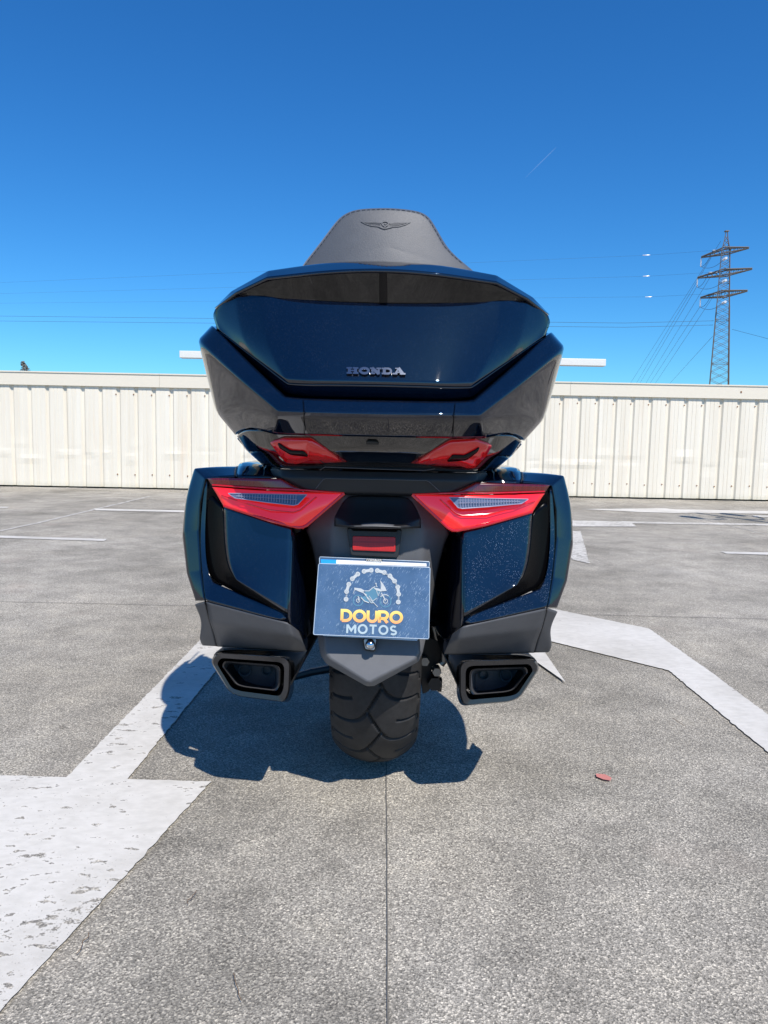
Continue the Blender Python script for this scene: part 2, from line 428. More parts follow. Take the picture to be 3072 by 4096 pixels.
# ------------------------------------------------------------------ the setting
def struct(o): o['kind'] = 'structure'; return o
gx = [-1500, -60, -12, -5, 0, 5, 12, 60, 1500]; gy = [-1500, -40, -5, 0, 2, 5, 10, 14, 60, 1500]
vs = [(x, y, 0) for y in gy for x in gx]; nx = len(gx)
struct(mk('ground', vs, [(j*nx+i, j*nx+i+1, (j+1)*nx+i+1, (j+1)*nx+i) for j in range(len(gy)-1) for i in range(nx-1)], M_conc))
def marking(name, px, mat, z=.004, world=None, wob=.0):
    pts = [G(x, y, z) for x, y in px] if world is None else [Vector((p[0], p[1], z)) for p in world]
    if wob:
        out = []
        for i, p in enumerate(pts):
            q = pts[(i+1) % len(pts)]; n = max(1, min(160, int((q-p).length/.012))); dr = (q-p).normalized(); nn = Vector((-dr.y, dr.x, 0))
            for k in range(n):
                o = 0 if k == 0 else random.gauss(0, wob); out.append(p.lerp(q, k/n)+nn*o)
        pts = out
    return struct(mk(name, pts, [tuple(range(len(pts)))], mat))
# arrow, lower left: shaft then head
S0, S1 = G(797, 2565), G(265, 3115); S2, S3 = G(510, 3122), G(885, 2665)
A = G(846, 3132); Hyp = G(0, 4053); mid = (S1+S2)/2; B = 2*mid-A
axis = ((S1-S0)+(S2-S3)).normalized()
hd = (Hyp-A).normalized()
den = axis.x*(-hd.y)+axis.y*hd.x
tt = ((A.x-mid.x)*(-hd.y)+(A.y-mid.y)*hd.x)/den; tip = mid+axis*tt
marking('road_marking_arrow', None, M_road, wob=.0012, world=[S0-axis*.5, S1, B, tip, A, S2, S3-axis*.5])
# bent white band, right, its arrow head pointing at the bike
marking('road_marking_band', [(1900, 2400), (2223, 2437), (2596, 2514), (2850, 2692), (3072, 2858), (3400, 3110), (3400, 3300), (3072, 3008), (2771, 2761), (2675, 2681), (2205, 2565), (1900, 2505)], M_road2, wob=.0012)
marking('road_marking_triangle', [(1960, 2380), (2140, 2545), (2180, 2610), (2262, 2728), (2159, 2656), (2060, 2590), (1900, 2500)], M_road2, z=.008)
marking('road_marking_far', [(2329, 2036), (2660, 2033), (2700, 2037), (3300, 2049), (3300, 2058), (2760, 2051), (2700, 2052), (2560, 2048)], M_road2, wob=.004)
marking('road_marking_far', [(2290, 2082), (2508, 2085), (3300, 2099), (3300, 2106), (2530, 2093), (2546, 2106), (2290, 2106)], M_roadold, wob=.004)
marking('road_marking_far', [(2260, 2124), (2322, 2124), (2359, 2254), (2290, 2238), (2230, 2190)], M_roadold, wob=.004)
marking('road_marking_far', [(2882, 2206), (3300, 2214), (3300, 2226), (2905, 2214)], M_road2, wob=.003)
marking('road_marking_far', [(3008, 2061), (3300, 2067), (3300, 2073), (3020, 2067)], M_road2, wob=.003)
marking('parking_line', [(374, 2034), (900, 2045), (900, 2052), (384, 2041)], M_road2, wob=.003)
marking('parking_line', [(-200, 2022), (36, 2027), (28, 2032), (-200, 2029)], M_road2, wob=.003)
marking('parking_line', [(-300, 2136), (0, 2142), (429, 2156), (418, 2164), (0, 2151), (-300, 2146)], M_road2, wob=.003)
marking('red_paint_mark', [(2383, 3094), (2420, 3097), (2447, 3111), (2442, 3122), (2412, 3117), (2386, 3106)], M_redpaint, z=.005, wob=.0015)
def strip(name, pts, wd, mat, z=.003, jit=.0):
    pts = [G(x, y, z) for x, y in pts]; out = []
    for i in range(len(pts)-1):
        n = max(2, int((pts[i+1]-pts[i]).length/.06))
        for k in range(n): out.append(pts[i].lerp(pts[i+1], k/n)+Vector((random.gauss(0, jit), random.gauss(0, jit), 0)))
    out.append(pts[-1]); st = stroke([(p.x, p.y) for p in out], wd); vs = []; fs = []
    for i, (l, r) in enumerate(st):
        vs += [(l.x, l.y, z), (r.x, r.y, z)]
        if i: fs.append((2*i-2, 2*i-1, 2*i+1, 2*i))
    return struct(mk(name, vs, fs, mat))
strip('expansion_joint', [(1552, 4500), (1551, 4096), (1548, 3500), (1545, 3040), (1541, 2500), (1538, 2040)], .0022, M_joint, jit=.0005)
strip('expansion_joint_cross', [(-400, 2396), (0, 2405), (760, 2422), (1500, 2440), (2283, 2456), (3072, 2475), (3500, 2485)], .0045, M_joint, z=.0035, jit=.001)
strip('cement_seam', [(-200, 2150), (0, 2123), (150, 2092), (374, 2038), (470, 2016), (600, 1985)], .035, M_seal, jit=.006)
strip('floor_crack', [(2740, 2052), (2800, 2072), (2900, 2098), (3000, 2122), (3072, 2140), (3200, 2170)], .012, M_seal, z=.002, jit=.006)
M_twig = simple('dry_twig', (.16, .10, .055), .9)
def twig(px, n):
    p0 = G(*px[0], .006); p1 = G(*px[1], .006)
    pts = [p0.lerp(p1, k/5)+Vector((random.gauss(0, .0012), random.gauss(0, .0012), random.random()*.002)) for k in range(6)]
    o = tube('twig', pts, .0006, M_twig); o['label'] = n; o['category'] = 'twig'; return o
twig([(355, 3735), (310, 3815)], 'thin dry twig lying beside the long edge of the white arrow')
twig([(782, 3565), (752, 3615)], 'short dark twig lying on bare concrete left of the joint')
twig([(935, 3900), (960, 4000)], 'thin brown twig near the bottom edge of the photo left of centre')
twig([(2690, 2875), (2740, 2905)], 'short dark stalk on the concrete beside the white band on the right')

# ------------------------------------------------------------------ fence
fence = empty('metal_fence', (0, 10.3, 0), 'cream corrugated metal fence with overlapping cap along the edge of the parking deck', 'fence')
FD = 10.3
pitch_x = 70.0*(P(1536, 1750, FD).y/F)*1.004
x_ph = P(2248, 1600, FD).x
prof = [(0, .024), (.10, .024), (.18, .0), (.40, -.0), (.415, .004), (.43, 0), (.62, 0), (.635, .004), (.65, 0), (.92, .0), (1.0, .024)]
xs = []
for k in range(-190, 180):
    for (t, dy) in prof[:-1]: xs.append((x_ph+(k+t-.05)*pitch_x, dy))
zs = [.022, .2, .32, .40, .46, .5, .54, .6, .7, .9, 1.2, 1.45]
dents = [(random.uniform(-7, 7), random.gauss(.50, .05), random.uniform(.05, .16), random.uniform(-.012, .014)) for _ in range(70)]
vs = []
for z in zs:
    for x, dy in xs:
        d_ = sum(a*math.exp(-((x-cx)/wd)**2-((z-cz)/.045)**2) for cx, cz, wd, a in dents if abs(x-cx) < .5)
        vs.append((x, FD+dy+d_+.0025*math.sin(x*1.7), z))
n = len(xs); mk('corrugated_sheet', vs, [(j*n+i, j*n+i+1, (j+1)*n+i+1, (j+1)*n+i) for j in range(len(zs)-1) for i in range(n-1)], M_sheet, fence)
x0, x1 = xs[0][0], xs[-1][0]
ztop = P(1536, 1512, FD-.03).z; zlow = P(1536, 1567, FD-.03).z
cuts = [x0, P(640, 1530, FD).x, P(2600, 1560, FD).x-1.9+.8, P(3500, 1560, FD).x+1, x1]
for i in range(4):
    a, b = cuts[i]+.0015, cuts[i+1]-.0015
    sec = [(-.030, zlow), (-.030, ztop-.02), (-.042, ztop-.016), (-.042, ztop), (.10, ztop+.004), (.10, zlow)]
    vs = [(xx, FD+y_, z_) for xx in (a, b) for y_, z_ in sec]; k = len(sec)
    mk('cap_flashing', vs, [tuple(range(k)), tuple(range(2*k-1, k-1, -1))]+[(j, (j+1) % k, (j+1) % k+k, j+k) for j in range(k)], M_cap, fence)
box('kerb_backing', ((x0+x1)/2, FD+.13, .03), (x1-x0, .12, .055), M_kerb, fence, bevel=0)  # dark backing added so bright ground stays hidden under the sheet
vs0, fs0 = [], []; tube('', [(0, -.004, 0), (0, .004, 0)], [.009, .009], None, seg=8, add=(vs0, fs0))
sc0 = None
for k in range(-25, 27):
    for z_ in (P(1536, 1598, FD).z, P(1536, 1918, FD).z):
        x = x_ph+(k-.12)*pitch_x+random.gauss(0, .003); z_ += random.gauss(0, .004)
        if sc0 is None:
            me = bpy.data.meshes.new('screw'); me.from_pydata([tuple(v) for v in vs0], [], fs0); me.materials.append(M_rust); o = bpy.data.objects.new('screw', me); sc0 = o
        else: o = sc0.copy()
        C.objects.link(o); o.parent = fence; o.location = (x, -.003, z_)
box('rust_stain_screw', tuple(P(2965, 1568, FD-.033)), (.018, .006, .022), M_rust, fence, bevel=0)

# white beam beyond the fence
BD = 18.0
bl_, br_ = P(723, 1419, BD), P(2418, 1452, BD)
beam = empty('white_beam', (0, BD, 0), 'long white horizontal beam seen above the fence on both sides of the motorcycle', 'beam')
zc = (bl_.z+br_.z)/2
box('crossbar', ((bl_.x+br_.x)/2, BD, zc), (br_.x-bl_.x, .25, .165), M_white, beam, bevel=.01)
for xx in (P(1150, 1500, BD).x, P(1950, 1500, BD).x): box('post', (xx, BD+.02, (zc-.084)/2), (.16, .16, zc-.084), M_white, beam, bevel=.01)

# ------------------------------------------------------------------ lamp post outside the frame (its shadow lies on the deck)
LH = 3.6
gt = G(2800, 2054); lb = Vector((gt.x+.3*LH, gt.y-.7*LH, 0))
lp = empty('lamp_post', lb, 'dark lamp post with two curled arms standing right of the photographer', 'lamp post')
tube('pole', [lb, lb+Vector((0, 0, 1.2)), lb+Vector((0, 0, LH+.05))], [.05, .04, .028], M_dark, lp, seg=12)
for s_, dz in ((-1, -.62), (1, .0)):
    pts = [(0, -.72), (.06, -.80), (.2, -.78), (.32, -.6), (.42, -.3), (.38, -.06), (.30, .03)] if s_ > 0 else [(0, -.25), (.10, -.20), (.17, -.3), (.22, -.52), (.40, -.60), (.46, -.45), (.47, -.2)]
    tube('arm', [lb+Vector((s_*u, 0, LH+z+(-.3 if s_ < 0 else 0))) for u, z in pts], .022, M_dark, lp)
    c = lb+Vector((s_*pts[-1][0], 0, LH+pts[-1][1]+(-.3 if s_ < 0 else 0)))
    tube('lamp_head', [c+Vector((0, 0, z)) for z in (.06, .03, -.02, -.07, -.30, -.36)], [.01, .04, .07, .085, .05, .01], M_dark, lp, seg=12)

# ------------------------------------------------------------------ pylon and cables
PD = 100.0
base = P(2876, 1540, PD)
pyl = empty('electricity_pylon', (base.x, PD, 0), 'tall steel lattice pylon with three crossarms rising behind the fence', 'pylon')
def axis_at(py):   # centre line and half size of the tower at a picture height
    t = (py-1540.0)/(1003-1540.0)
    c = P(2876+(2903-2876)*t, py, PD); hw = 1.62+(.70-1.62)*t
    return c, hw
TH = [R(22+90*k) for k in range(4)]
def corner(py, k):
    c, hw = axis_at(py); return c+Vector((hw*math.cos(TH[k]), hw*math.sin(TH[k]), 0))
bz = P(2876, 1745, PD); 
for k in range(4):
    a, b = corner(1003, k), corner(1540, k); dr = (b-a)/(b.z-a.z); foot = b+dr*(0-b.z)
    add = ([], []); tube('', [foot, corner(1228, k)], .085, None, add=add, seg=4); tube('', [corner(1228, k), a], .06, None, add=add, seg=4)
    ap = axis_at(925)[0]; tube('', [a, axis_at(960)[0]+Vector((.30*math.cos(TH[k]), .30*math.sin(TH[k]), 0)), ap+Vector((.12*math.cos(TH[k]), .12*math.sin(TH[k]), 0))], .05, None, add=add, seg=4)
    mk('leg', add[0], add[1], M_lattice_b if k in (1, 3) else M_lattice, pyl)
add = ([], [])
lev = []; y_ = 1003.0
while y_ < 1640: lev.append(y_); y_ += 20+14*(y_-1003)/537
for i in range(len(lev)-1):
    for k in range(4):
        a, b = corner(lev[i], k), corner(lev[i], (k+1) % 4); c, d = corner(lev[i+1], k), corner(lev[i+1], (k+1) % 4)
        tube('', [a, d], .026, None, add=add, seg=3); tube('', [b, c], .026, None, add=add, seg=3)
        if i % 6 == 0: tube('', [a, b], .035, None, add=add, seg=3)
for yy in (945, 962, 980):
    hw = .2+(yy-945)*.007; c = axis_at(yy)[0]
    for k in range(4): tube('', [c+Vector((hw*math.cos(TH[k]), hw*math.sin(TH[k]), 0)), axis_at(yy+18)[0]+Vector((hw*1.3*math.cos(TH[(k+1) % 4]), hw*1.3*math.sin(TH[(k+1) % 4]), 0))], .04, None, add=add, seg=3)
mk('bracing', add[0], add[1], M_lattice, pyl)
top = axis_at(925)[0]; box('top_plate', tuple(top), (.5, .5, .12), M_lattice, pyl, bevel=0)
arms = [((2805, 1029), (2996, 991), 1003), ((2790, 1111), (3009, 1075), 1091), ((2802, 1191), (2990, 1163), 1176)]
hang = []
for (l, r, cy) in arms:
    c, hw = axis_at(cy); L, Rr = P(*l, PD+2.2), P(*r, PD-2.2); add = ([], [])
    for e in (L, Rr):
        dirv = (e-c).normalized()
        for q in (-.5, .5):
            up = c+Vector((dirv.y*q, -dirv.x*q, .38)); lo = c+Vector((dirv.y*q, -dirv.x*q, -.38))
            tube('', [up, e+Vector((0, 0, .06))], .09, None, add=add, seg=4); tube('', [lo, e-Vector((0, 0, .06))], .08, None, add=add, seg=4)
            for k in range(1, 6): tube('', [up.lerp(e, k/6), lo.lerp(e, (k-.5)/6)], .04, None, add=add, seg=3)
    arm = mk('crossarm', add[0], add[1], M_lattice, pyl)
    # hanging insulator string at the left tip, white string toward the left, disc near the centre
    def istring(a, b, n=9, r=.10):
        pts = []; rr = []
        for i in range(n*2): pts.append(a.lerp(b, i/(n*2-1))); rr.append(r if i % 2 else .035)
        tube('insulator', pts, rr, M_ins, arm, seg=6)
    e = L-Vector((0, 0, .15)); istring(e, L-Vector((0, 0, 1.2)))
    cl = P(l[0]+80, cy-2, PD+.8); istring(cl, cl-Vector((1.15, 0, .05)))
    q = P(2893-(cy-1003)*.02, cy+37, PD-1.2); istring(q, q-Vector((.1, 1.1, 0)), 5, .17)
    hang.append((L-Vector((0, 0, 1.2)), cl-Vector((1.15, 0, .05)), q, L))
def cable(pts, label, rad=.022, sag=0, grp='overhead cables strung from the pylon'):
    out = []
    for i in range(len(pts)-1):
        for k in range(12):
            t = k/12; out.append(pts[i].lerp(pts[i+1], t)-Vector((0, 0, sag*4*t*(1-t))))
    out.append(pts[-1]); o = tube('power_cable', out, rad, M_wire, seg=5); o['label'] = label; o['category'] = 'cable'; o['group'] = grp
nm = ['top', 'middle', 'lowest']
for i, (a, b, q, L) in enumerate(hang):
    cable([b, a, q], 'slack jumper loop curling under the %s crossarm of the pylon' % nm[i], .03, .55)
    yl = (1139, 1180, 1215)[i]
    cable([b, P((2588, 2592, 2606)[i], (1021, 1105, 1187)[i], 108), P(-200, yl, 150)], 'thin cable running left across the sky from the %s crossarm' % nm[i], .012, .0)
    m0 = P((2570, 2571, 2580)[i], (1021, 1105, 1188)[i], 108.1); m1 = P((2602, 2600, 2610)[i], (1020, 1104, 1187)[i], 108)
    o = tube('cable_marker', [m0, m0.lerp(m1, .1), m0.lerp(m1, .9), m1], [.02, .05, .05, .02], M_ins, seg=8)
    o['label'] = 'short white spacer on the cable level with the %s crossarm' % nm[i]; o['category'] = 'cable marker'; o['group'] = 'white spacers on the cables'
dl = [((2883, 965), (2521, 1534)), ((2845, 1030), (2545, 1534)), ((2791, 1140), (2559, 1534)), ((2840, 1110), (2583, 1534)), ((2803, 1222), (2600, 1534)), ((2850, 1190), (2621, 1534)), ((2851, 1345), (2679, 1534))]
for i, (a, b) in enumerate(dl):
    p0 = P(*a, 101); e = (b[0]+(b[0]-a[0])*.15, b[1]+(b[1]-a[1])*.15)
    cable([p0, P(*b, 190), P(*e, 210)], ['first', 'second', 'third', 'fourth', 'fifth', 'sixth', 'last'][i]+' from the left of the slanting cables dropping from the pylon behind the fence', .025)
cable([P(2928, 1317, 100), P(3072, 1355, 90), P(3400, 1440, 70)], 'single cable leaving the pylon to the right', .022)
for i, (a, b) in enumerate((((2855, 1283), (-200, 1262)), ((2852, 1300), (-200, 1282)))):
    cable([P(*a, 100), P(2500, a[1]+9, 102), P(*b, 140)], ['upper', 'lower'][i]+' of the two low cables crossing the sky behind the motorcycle', .026)

# contrail: a thin tapering streak of ice cloud high up
m, t, b = newmat('contrail_ice'); setp(b, col=(.9, .93, 1), rough=1, alpha=.05); M_con = m
c0, c1 = P(2100, 712, 2500), P(2226, 588, 2500)
o = tube('contrail', [c0, c0.lerp(c1, .5), c0.lerp(c1, .9), c1], [.3, 1.6, 1.2, .2], M_con, seg=10); o['label'] = 'faint short white contrail high in the blue sky'; o['category'] = 'contrail'

# small far tree top
TD = 60.0; tb = P(98, 1500, TD)
tr = empty('tree', (tb.x, TD, 0), 'small hazy bare-looking tree top poking above the far left of the fence', 'tree')
tz = P(98, 1446, TD).z
tube('trunk', [(tb.x, TD, 0), (tb.x+.03, TD, tz*.6), (tb.x, TD, tz-.15)], [.16, .09, .02], M_bark, tr)
vs, fs = [], []
for i in range(1500):
    u = random.random(); z = tz-3.0*u; r = (.12+.50*min(1, u*2.2))*math.sqrt(random.random()); a = random.random()*6.283
    c = Vector((tb.x+r*math.cos(a)+.12*math.sin(z*7), TD+r*math.sin(a), z)); s_ = random.uniform(.03, .075)
    u1 = Vector((random.gauss(0, 1), random.gauss(0, 1), random.gauss(0, 1))).normalized()*s_; v1 = u1.orthogonal().normalized()*s_*.7
    k = len(vs); vs += [c-u1, c+v1, c+u1, c-v1]; fs.append((k, k+1, k+2, k+3))
mk('crown', vs, fs, M_leaf, tr)

# ================================================================== MOTORCYCLE
bike = empty('motorcycle', ROOT_LOC, 'large navy and black touring motorcycle with top box, seen from directly behind', 'motorcycle')
def fwd(v, dy, fx=1.0, dz=0.0): return Vector((XC+(v.x-XC)*fx, v.y+dy, v.z+dz))

# --- top box: lower shell with the wrap-around band
def Pc(y, d): v = P(1536, y, d); v.x = XC; return v
rA0 = [Pc(1600, 1.34), P(1821, 1606, 1.35), P(1890, 1598, 1.36), P(2035, 1476, 1.43), P(2185, 1345, 1.50)]
rA = [Pc(1606, 1.281), P(1821, 1612, 1.286), P(1896, 1606, 1.30), P(2040, 1482, 1.368), P(2196, 1337, 1.455)]
rA.append(P(2221, 1323, 1.57)); rA0.append(P(2205, 1330, 1.60))
rB = [Pc(1656, 1.262), P(1815, 1660, 1.268), P(1915, 1660, 1.286), P(2085, 1533, 1.355), P(2254, 1394, 1.455), P(2262, 1378, 1.62)]
rB2 = [Pc(1672, 1.264), P(1815, 1676, 1.270), P(1925, 1680, 1.292), P(2068, 1650, 1.392), P(2174, 1674, 1.53), P(2188, 1664, 1.68)]
rC = [Pc(1745, 1.298), P(1812, 1752, 1.306), P(1930, 1752, 1.345), P(2040, 1728, 1.42), P(2094, 1762, 1.52), P(2100, 1760, 1.68)]
for r in (rA0, rA): r.append(fwd(r[-1], .26, .97))
for r, dz in ((rB, -.02), (rB2, 0.0), (rC, 0.0)): r.append(fwd(r[-1], .20, .96, dz))
rAA = [fwd(v, .10, .97, .03) for v in rA0]
topbox = cage('top_box', [rAA, rA0, rA, rB, rB2, rC], M_paint, bike, sr=[2, (3, .97), (4, .45), 5], sc=[(4, .42)], tc=[2], sub=3)
# seams in the band (thin dark joints)
for s_ in (0, 1):
    q = [P(1821, 1613, 1.2835), P(1816, 1660, 1.2655), P(1812, 1750, 1.303)]
    tube('panel_seam', [M(v) if s_ else v for v in q], .0009, M_deep, topbox, seg=6)
# lid
l0 = [Pc(1057, 1.50), P(1725, 1064, 1.50), P(1894, 1094, 1.50), P(1978, 1112, 1.50), P(2105, 1190, 1.53), P(2165, 1245, 1.62)]
l0b = [Pc(1049, 1.42), P(1725, 1060, 1.42), P(1894, 1090, 1.42), P(1984, 1107, 1.42), P(2128, 1194, 1.455), P(2194, 1262, 1.52)]
l1 = [Pc(1082, 1.335), P(1725, 1097, 1.338), P(1860, 1116, 1.345), P(1984, 1134, 1.365), P(2104, 1196, 1.405), P(2195, 1265, 1.46)]
lid_top = cage('lid_lip', [l0, l0b, l1], M_paint, topbox, sr=[(1, .8), 2], tc=[3, 4], tk=.07, sub=3, solid=.006)
l2 = [Pc(1214, 1.363), P(1725, 1213, 1.366), P(1860, 1210, 1.373), P(2000, 1206, 1.389), P(2104, 1200, 1.418), P(2190, 1264, 1.457)]
l2c = [Pc(1232, 1.358), P(1725, 1231, 1.361), P(1860, 1228, 1.368), P(2000, 1224, 1.385), P(2106, 1222, 1.416), P(2196, 1280, 1.462)]
l3 = [Pc(1380, 1.320), P(1725, 1380, 1.323), P(1860, 1382, 1.331), P(1985, 1385, 1.352), P(2080, 1370, 1.392), P(2197, 1298, 1.468)]
l4 = [Pc(1538, 1.285), P(1725, 1543, 1.288), P(1805, 1547, 1.293), P(1884, 1546, 1.308), P(2028, 1447, 1.372), P(2176, 1343, 1.452)]
lid = cage('lid', [l2, l2c, l3, l4], M_paint, topbox, sr=[0, (1, .6), 3], sc=[(5, .9)], tc=[3, 4], tk=.14, sub=3, solid=.004)
l5 = [Pc(1592, 1.305), P(1725, 1596, 1.308), P(1805, 1598, 1.314), P(1890, 1586, 1.330), P(2028, 1474, 1.395), P(2190, 1350, 1.475)]
l6 = [fwd(v, .08, .985) for v in l5]
cage('lid_skirt', [[v+Vector((0, .0005, -.0005)) for v in l4], l5, l6], M_paint, topbox, sr=[0, 1, 2], tc=[3], tk=.14, sub=3, solid=.003)
# lid side, running forward
sA = [l0b[5], l1[5], l2[5], l2c[5], l3[5], l4[5], l5[5]]
for f_ in (False, True):
    cage('lid_side', [sA, [fwd(v, .12, .985, .002) for v in sA], [fwd(v, .36, .90, .004) for v in sA]], M_paint, topbox, mirror=False, sr=[0], flip=f_, sub=2)
tb_ = [[v for v in l0], [fwd(v, .26, .94, .0) for v in l0]]
cage('lid_roof', tb_, M_paint, topbox, sr=[0, 1], sub=1)
for f_ in (False, True):
    t_, q_ = l0b[5], l0[5]
    cage('lid_shoulder', [[t_, fwd(t_, .12, .985, .002), fwd(t_, .36, .90, .004)], [q_, fwd(q_, .06, .99), fwd(q_, .26, .94)]], M_paint, topbox, mirror=False, flip=f_, sub=1)
cage('lid_front', [[fwd(v, .26, .94) for v in l0], [fwd(v, .30, .90, -.30) for v in l0]], M_trim, topbox, sub=1)
# black light bar recess across the lid
k1 = [Pc(1080, 1.342), P(1725, 1096, 1.345), P(1860, 1116, 1.352), P(1984, 1134, 1.372), P(2100, 1194, 1.408)]
k2 = [Pc(1150, 1.352), P(1725, 1155, 1.355), P(1860, 1163, 1.362), P(1990, 1172, 1.380), P(2102, 1197, 1.409)]
k3 = [Pc(1217, 1.362), P(1725, 1216, 1.365), P(1860, 1213, 1.372), P(2000, 1209, 1.389), P(2104, 1202, 1.421)]
cage('light_bar', [k1, k2, k3], M_bar, topbox, sr=[0, 2], sub=3, solid=.004)
vs = [P(1516, 1088, 1.338), P(1548, 1088, 1.338), P(1550, 1214, 1.357), P(1518, 1214, 1.357)]
prism('lid_latch', vs, (0, .01, 0), M_deep, topbox, bevel=.002)
# dark underside of the box with its two lamps
u0 = [Pc(1738, 1.345), P(1820, 1742, 1.352), P(1960, 1742, 1.372), P(2055, 1735, 1.42), P(2085, 1765, 1.47)]
u1 = [Pc(1800, 1.355), P(1700, 1806, 1.36), P(1890, 1815, 1.38), P(2010, 1815, 1.43), P(2052, 1815, 1.49)]
u2 = [Pc(1872, 1.42), P(1700, 1874, 1.42), P(1870, 1880, 1.43), P(1940, 1884, 1.46), P(1985, 1872, 1.52)]
u3 = [Pc(1905, 1.50), P(1700, 1900, 1.50), P(1860, 1900, 1.51), P(1920, 1900, 1.54), P(1950, 1900, 1.62)]
under = cage('box_underside', [u0, u1, u2, u3], M_gloss, topbox, sr=[0, (1, .5), 2], sc=[(4, .6)], sub=3, solid=.003)
w0 = [P(2098, 1760, 1.462), P(2050, 1812, 1.49), P(1990, 1868, 1.52), P(1945, 1886, 1.56)]
w1 = [P(2070, 1796, 1.66), P(2050, 1825, 1.66), P(2008, 1858, 1.66), P(1946, 1884, 1.66)]
for f_ in (False, True):
    cage('box_wing', [w0, w1, [fwd(v, .12, .98) for v in w1]], M_paint, topbox, mirror=False, sr=[0], flip=f_, sub=2)
# emit-free body of the box: closes it forward
cage('box_floor', [[fwd(v, .0, 1, .004) for v in u3], [fwd(v, .35, .95, 0) for v in u3]], M_trim, topbox, sub=1)
bpy.context.view_layer.update()
dg = bpy.context.evaluated_depsgraph_get()
def bvh(o):
    e = o.evaluated_get(dg); me = e.to_mesh(); off = root_of(o).location
    return BVHTree.FromPolygons([v.co+off for v in me.vertices], [tuple(p.vertices) for p in me.polygons])
cam0 = Vector((0, 0, H))
def onto(tree, px, py, off=0.0, dflt=1.4):
    r = ray(px, py).normalized(); hit = tree.ray_cast(cam0, r)
    if hit[0] is None: return P(px, py, dflt)
    n_ = hit[1] if hit[1].dot(r) < 0 else -hit[1]
    return hit[0]+n_*off
def dense(poly, step=14):
    out = []
    for i in range(len(poly)):
        a, b = poly[i], poly[(i+1) % len(poly)]; n = max(1, int(math.hypot(b[0]-a[0], b[1]-a[1])/step))
        out += [(a[0]+(b[0]-a[0])*k/n, a[1]+(b[1]-a[1])*k/n) for k in range(n)]
    return out
def onpoly(name, tree, poly, off, thick, mat, parent, step=20, bevel=.0):
    """shape laid on a curved surface, with thickness; triangulated fan grid"""
    pts = dense([tuple(p)[:2] for p in roundpoly([Vector((x, y)) for x, y in poly], 8, 3)], step)
    bm = bmesh.new(); off0 = root_of(parent).location
    bvs = [bm.verts.new((x, y, 0)) for x, y in pts]; bm.faces.new(bvs)
    bmesh.ops.triangulate(bm, faces=bm.faces[:])
    for _ in range(2):
        es = [e for e in bm.edges if e.calc_length() > step*2 and not e.is_boundary]
        if es: bmesh.ops.subdivide_edges(bm, edges=es, cuts=1); bmesh.ops.triangulate(bm, faces=bm.faces[:])
    for v in bm.verts: v.co = onto(tree, v.co.x, v.co.y, off)-off0
    me = bpy.data.meshes.new(name); bmesh.ops.recalc_face_normals(bm, faces=bm.faces); bm.to_mesh(me); bm.free()
    for p in me.polygons: p.use_smooth = True
    me.materials.append(mat); o = bpy.data.objects.new(name, me); C.objects.link(o); o.parent = parent
    s = o.modifiers.new('t', 'SOLIDIFY'); s.thickness = thick; s.offset = 0
    return o
tU = bvh(under)
for s_ in (0, 1):
    def mm(pl): return pl if not s_ else [(3019-x+(1800-y)*.0395*.5*2*0+(1810-y)*0.02, y+(1509-x)*-.02+0) for x, y in pl]
    if s_ == 0: lamp = [(1085, 1764), (1135, 1750), (1244, 1750), (1300, 1790), (1358, 1832), (1244, 1828), (1187, 1846), (1146, 1840), (1110, 1796)]; cl = [(1118, 1762), (1130, 1768), (1163, 1792), (1218, 1794), (1238, 1812), (1170, 1806), (1128, 1784)]
    else: lamp = [(1670, 1842), (1740, 1795), (1800, 1758), (1900, 1752), (1962, 1775), (1940, 1815), (1895, 1862), (1865, 1862), (1820, 1846)]; cl = [(1784, 1832), (1806, 1810), (1852, 1812), (1892, 1792), (1912, 1778), (1902, 1798), (1862, 1826)]
    lo_ = onpoly('tail_light', tU, lamp, .003, .006, M_redbox, topbox)
    onpoly('clear_lens', tU, cl, .0075, .003, M_deep, lo_)
pts = [(1470, 1758), (1508, 1760), (1518, 1776), (1462, 1774)]
onpoly('lock_cover', tU, pts, .003, .004, M_trim, topbox)
# HONDA lettering, raised, slab serif
tL = bvh(lid)
def lid_fn(x, y, e): return onto(tL, x, y, .0015+e)
rel = Relief(lid_fn, .003)
def slab(x, y, w_, h_):
    rel.line([(x, y+h_/2), (x+w_, y+h_/2)], h_)
yb = lambda x: 1500+(x-1385)*.020
def L2(x, y): return (x, yb(x)-y)
ht = 26; sw = 12; se = 6
def seg_(a, b, wd): rel.line([L2(*a), L2(*b)], wd)
x = 1385                                   # H
seg_((x+13, 0), (x+13, ht), sw); seg_((x+38, 0), (x+38, ht), sw); seg_((x+13, ht/2), (x+38, ht/2), 6)
for xx in (x+13, x+38): seg_((xx-11, 3), (xx+11, 3), se); seg_((xx-11, ht-3), (xx+11, ht-3), se)
x = 1436                                   # O
rel.line([L2(x+22+16.5*math.cos(2*math.pi*i/28), ht/2+10*math.sin(2*math.pi*i/28)) for i in range(28)], 9.5, True)
x = 1479                                   # N
seg_((x+11, 0), (x+11, ht), 8); seg_((x+36, 0), (x+36, ht), 8); seg_((x+9, ht-2), (x+37, 2), 13)
seg_((x+1, 3), (x+21, 3), se); seg_((x+1, ht-3), (x+14, ht-3), se); seg_((x+27, ht-3), (x+46, ht-3), se)
x = 1526                                   # D
seg_((x+11, 0), (x+11, ht), sw); seg_((x+1, 3), (x+12, 3), se); seg_((x+1, ht-3), (x+12, ht-3), se)
rel.line([L2(x+11, 3)]+[L2(x+24+14*math.cos(R(a)), ht/2+10*math.sin(R(a))) for a in range(-90, 91, 15)]+[L2(x+11, ht-3)], 8)
x = 1570                                   # A
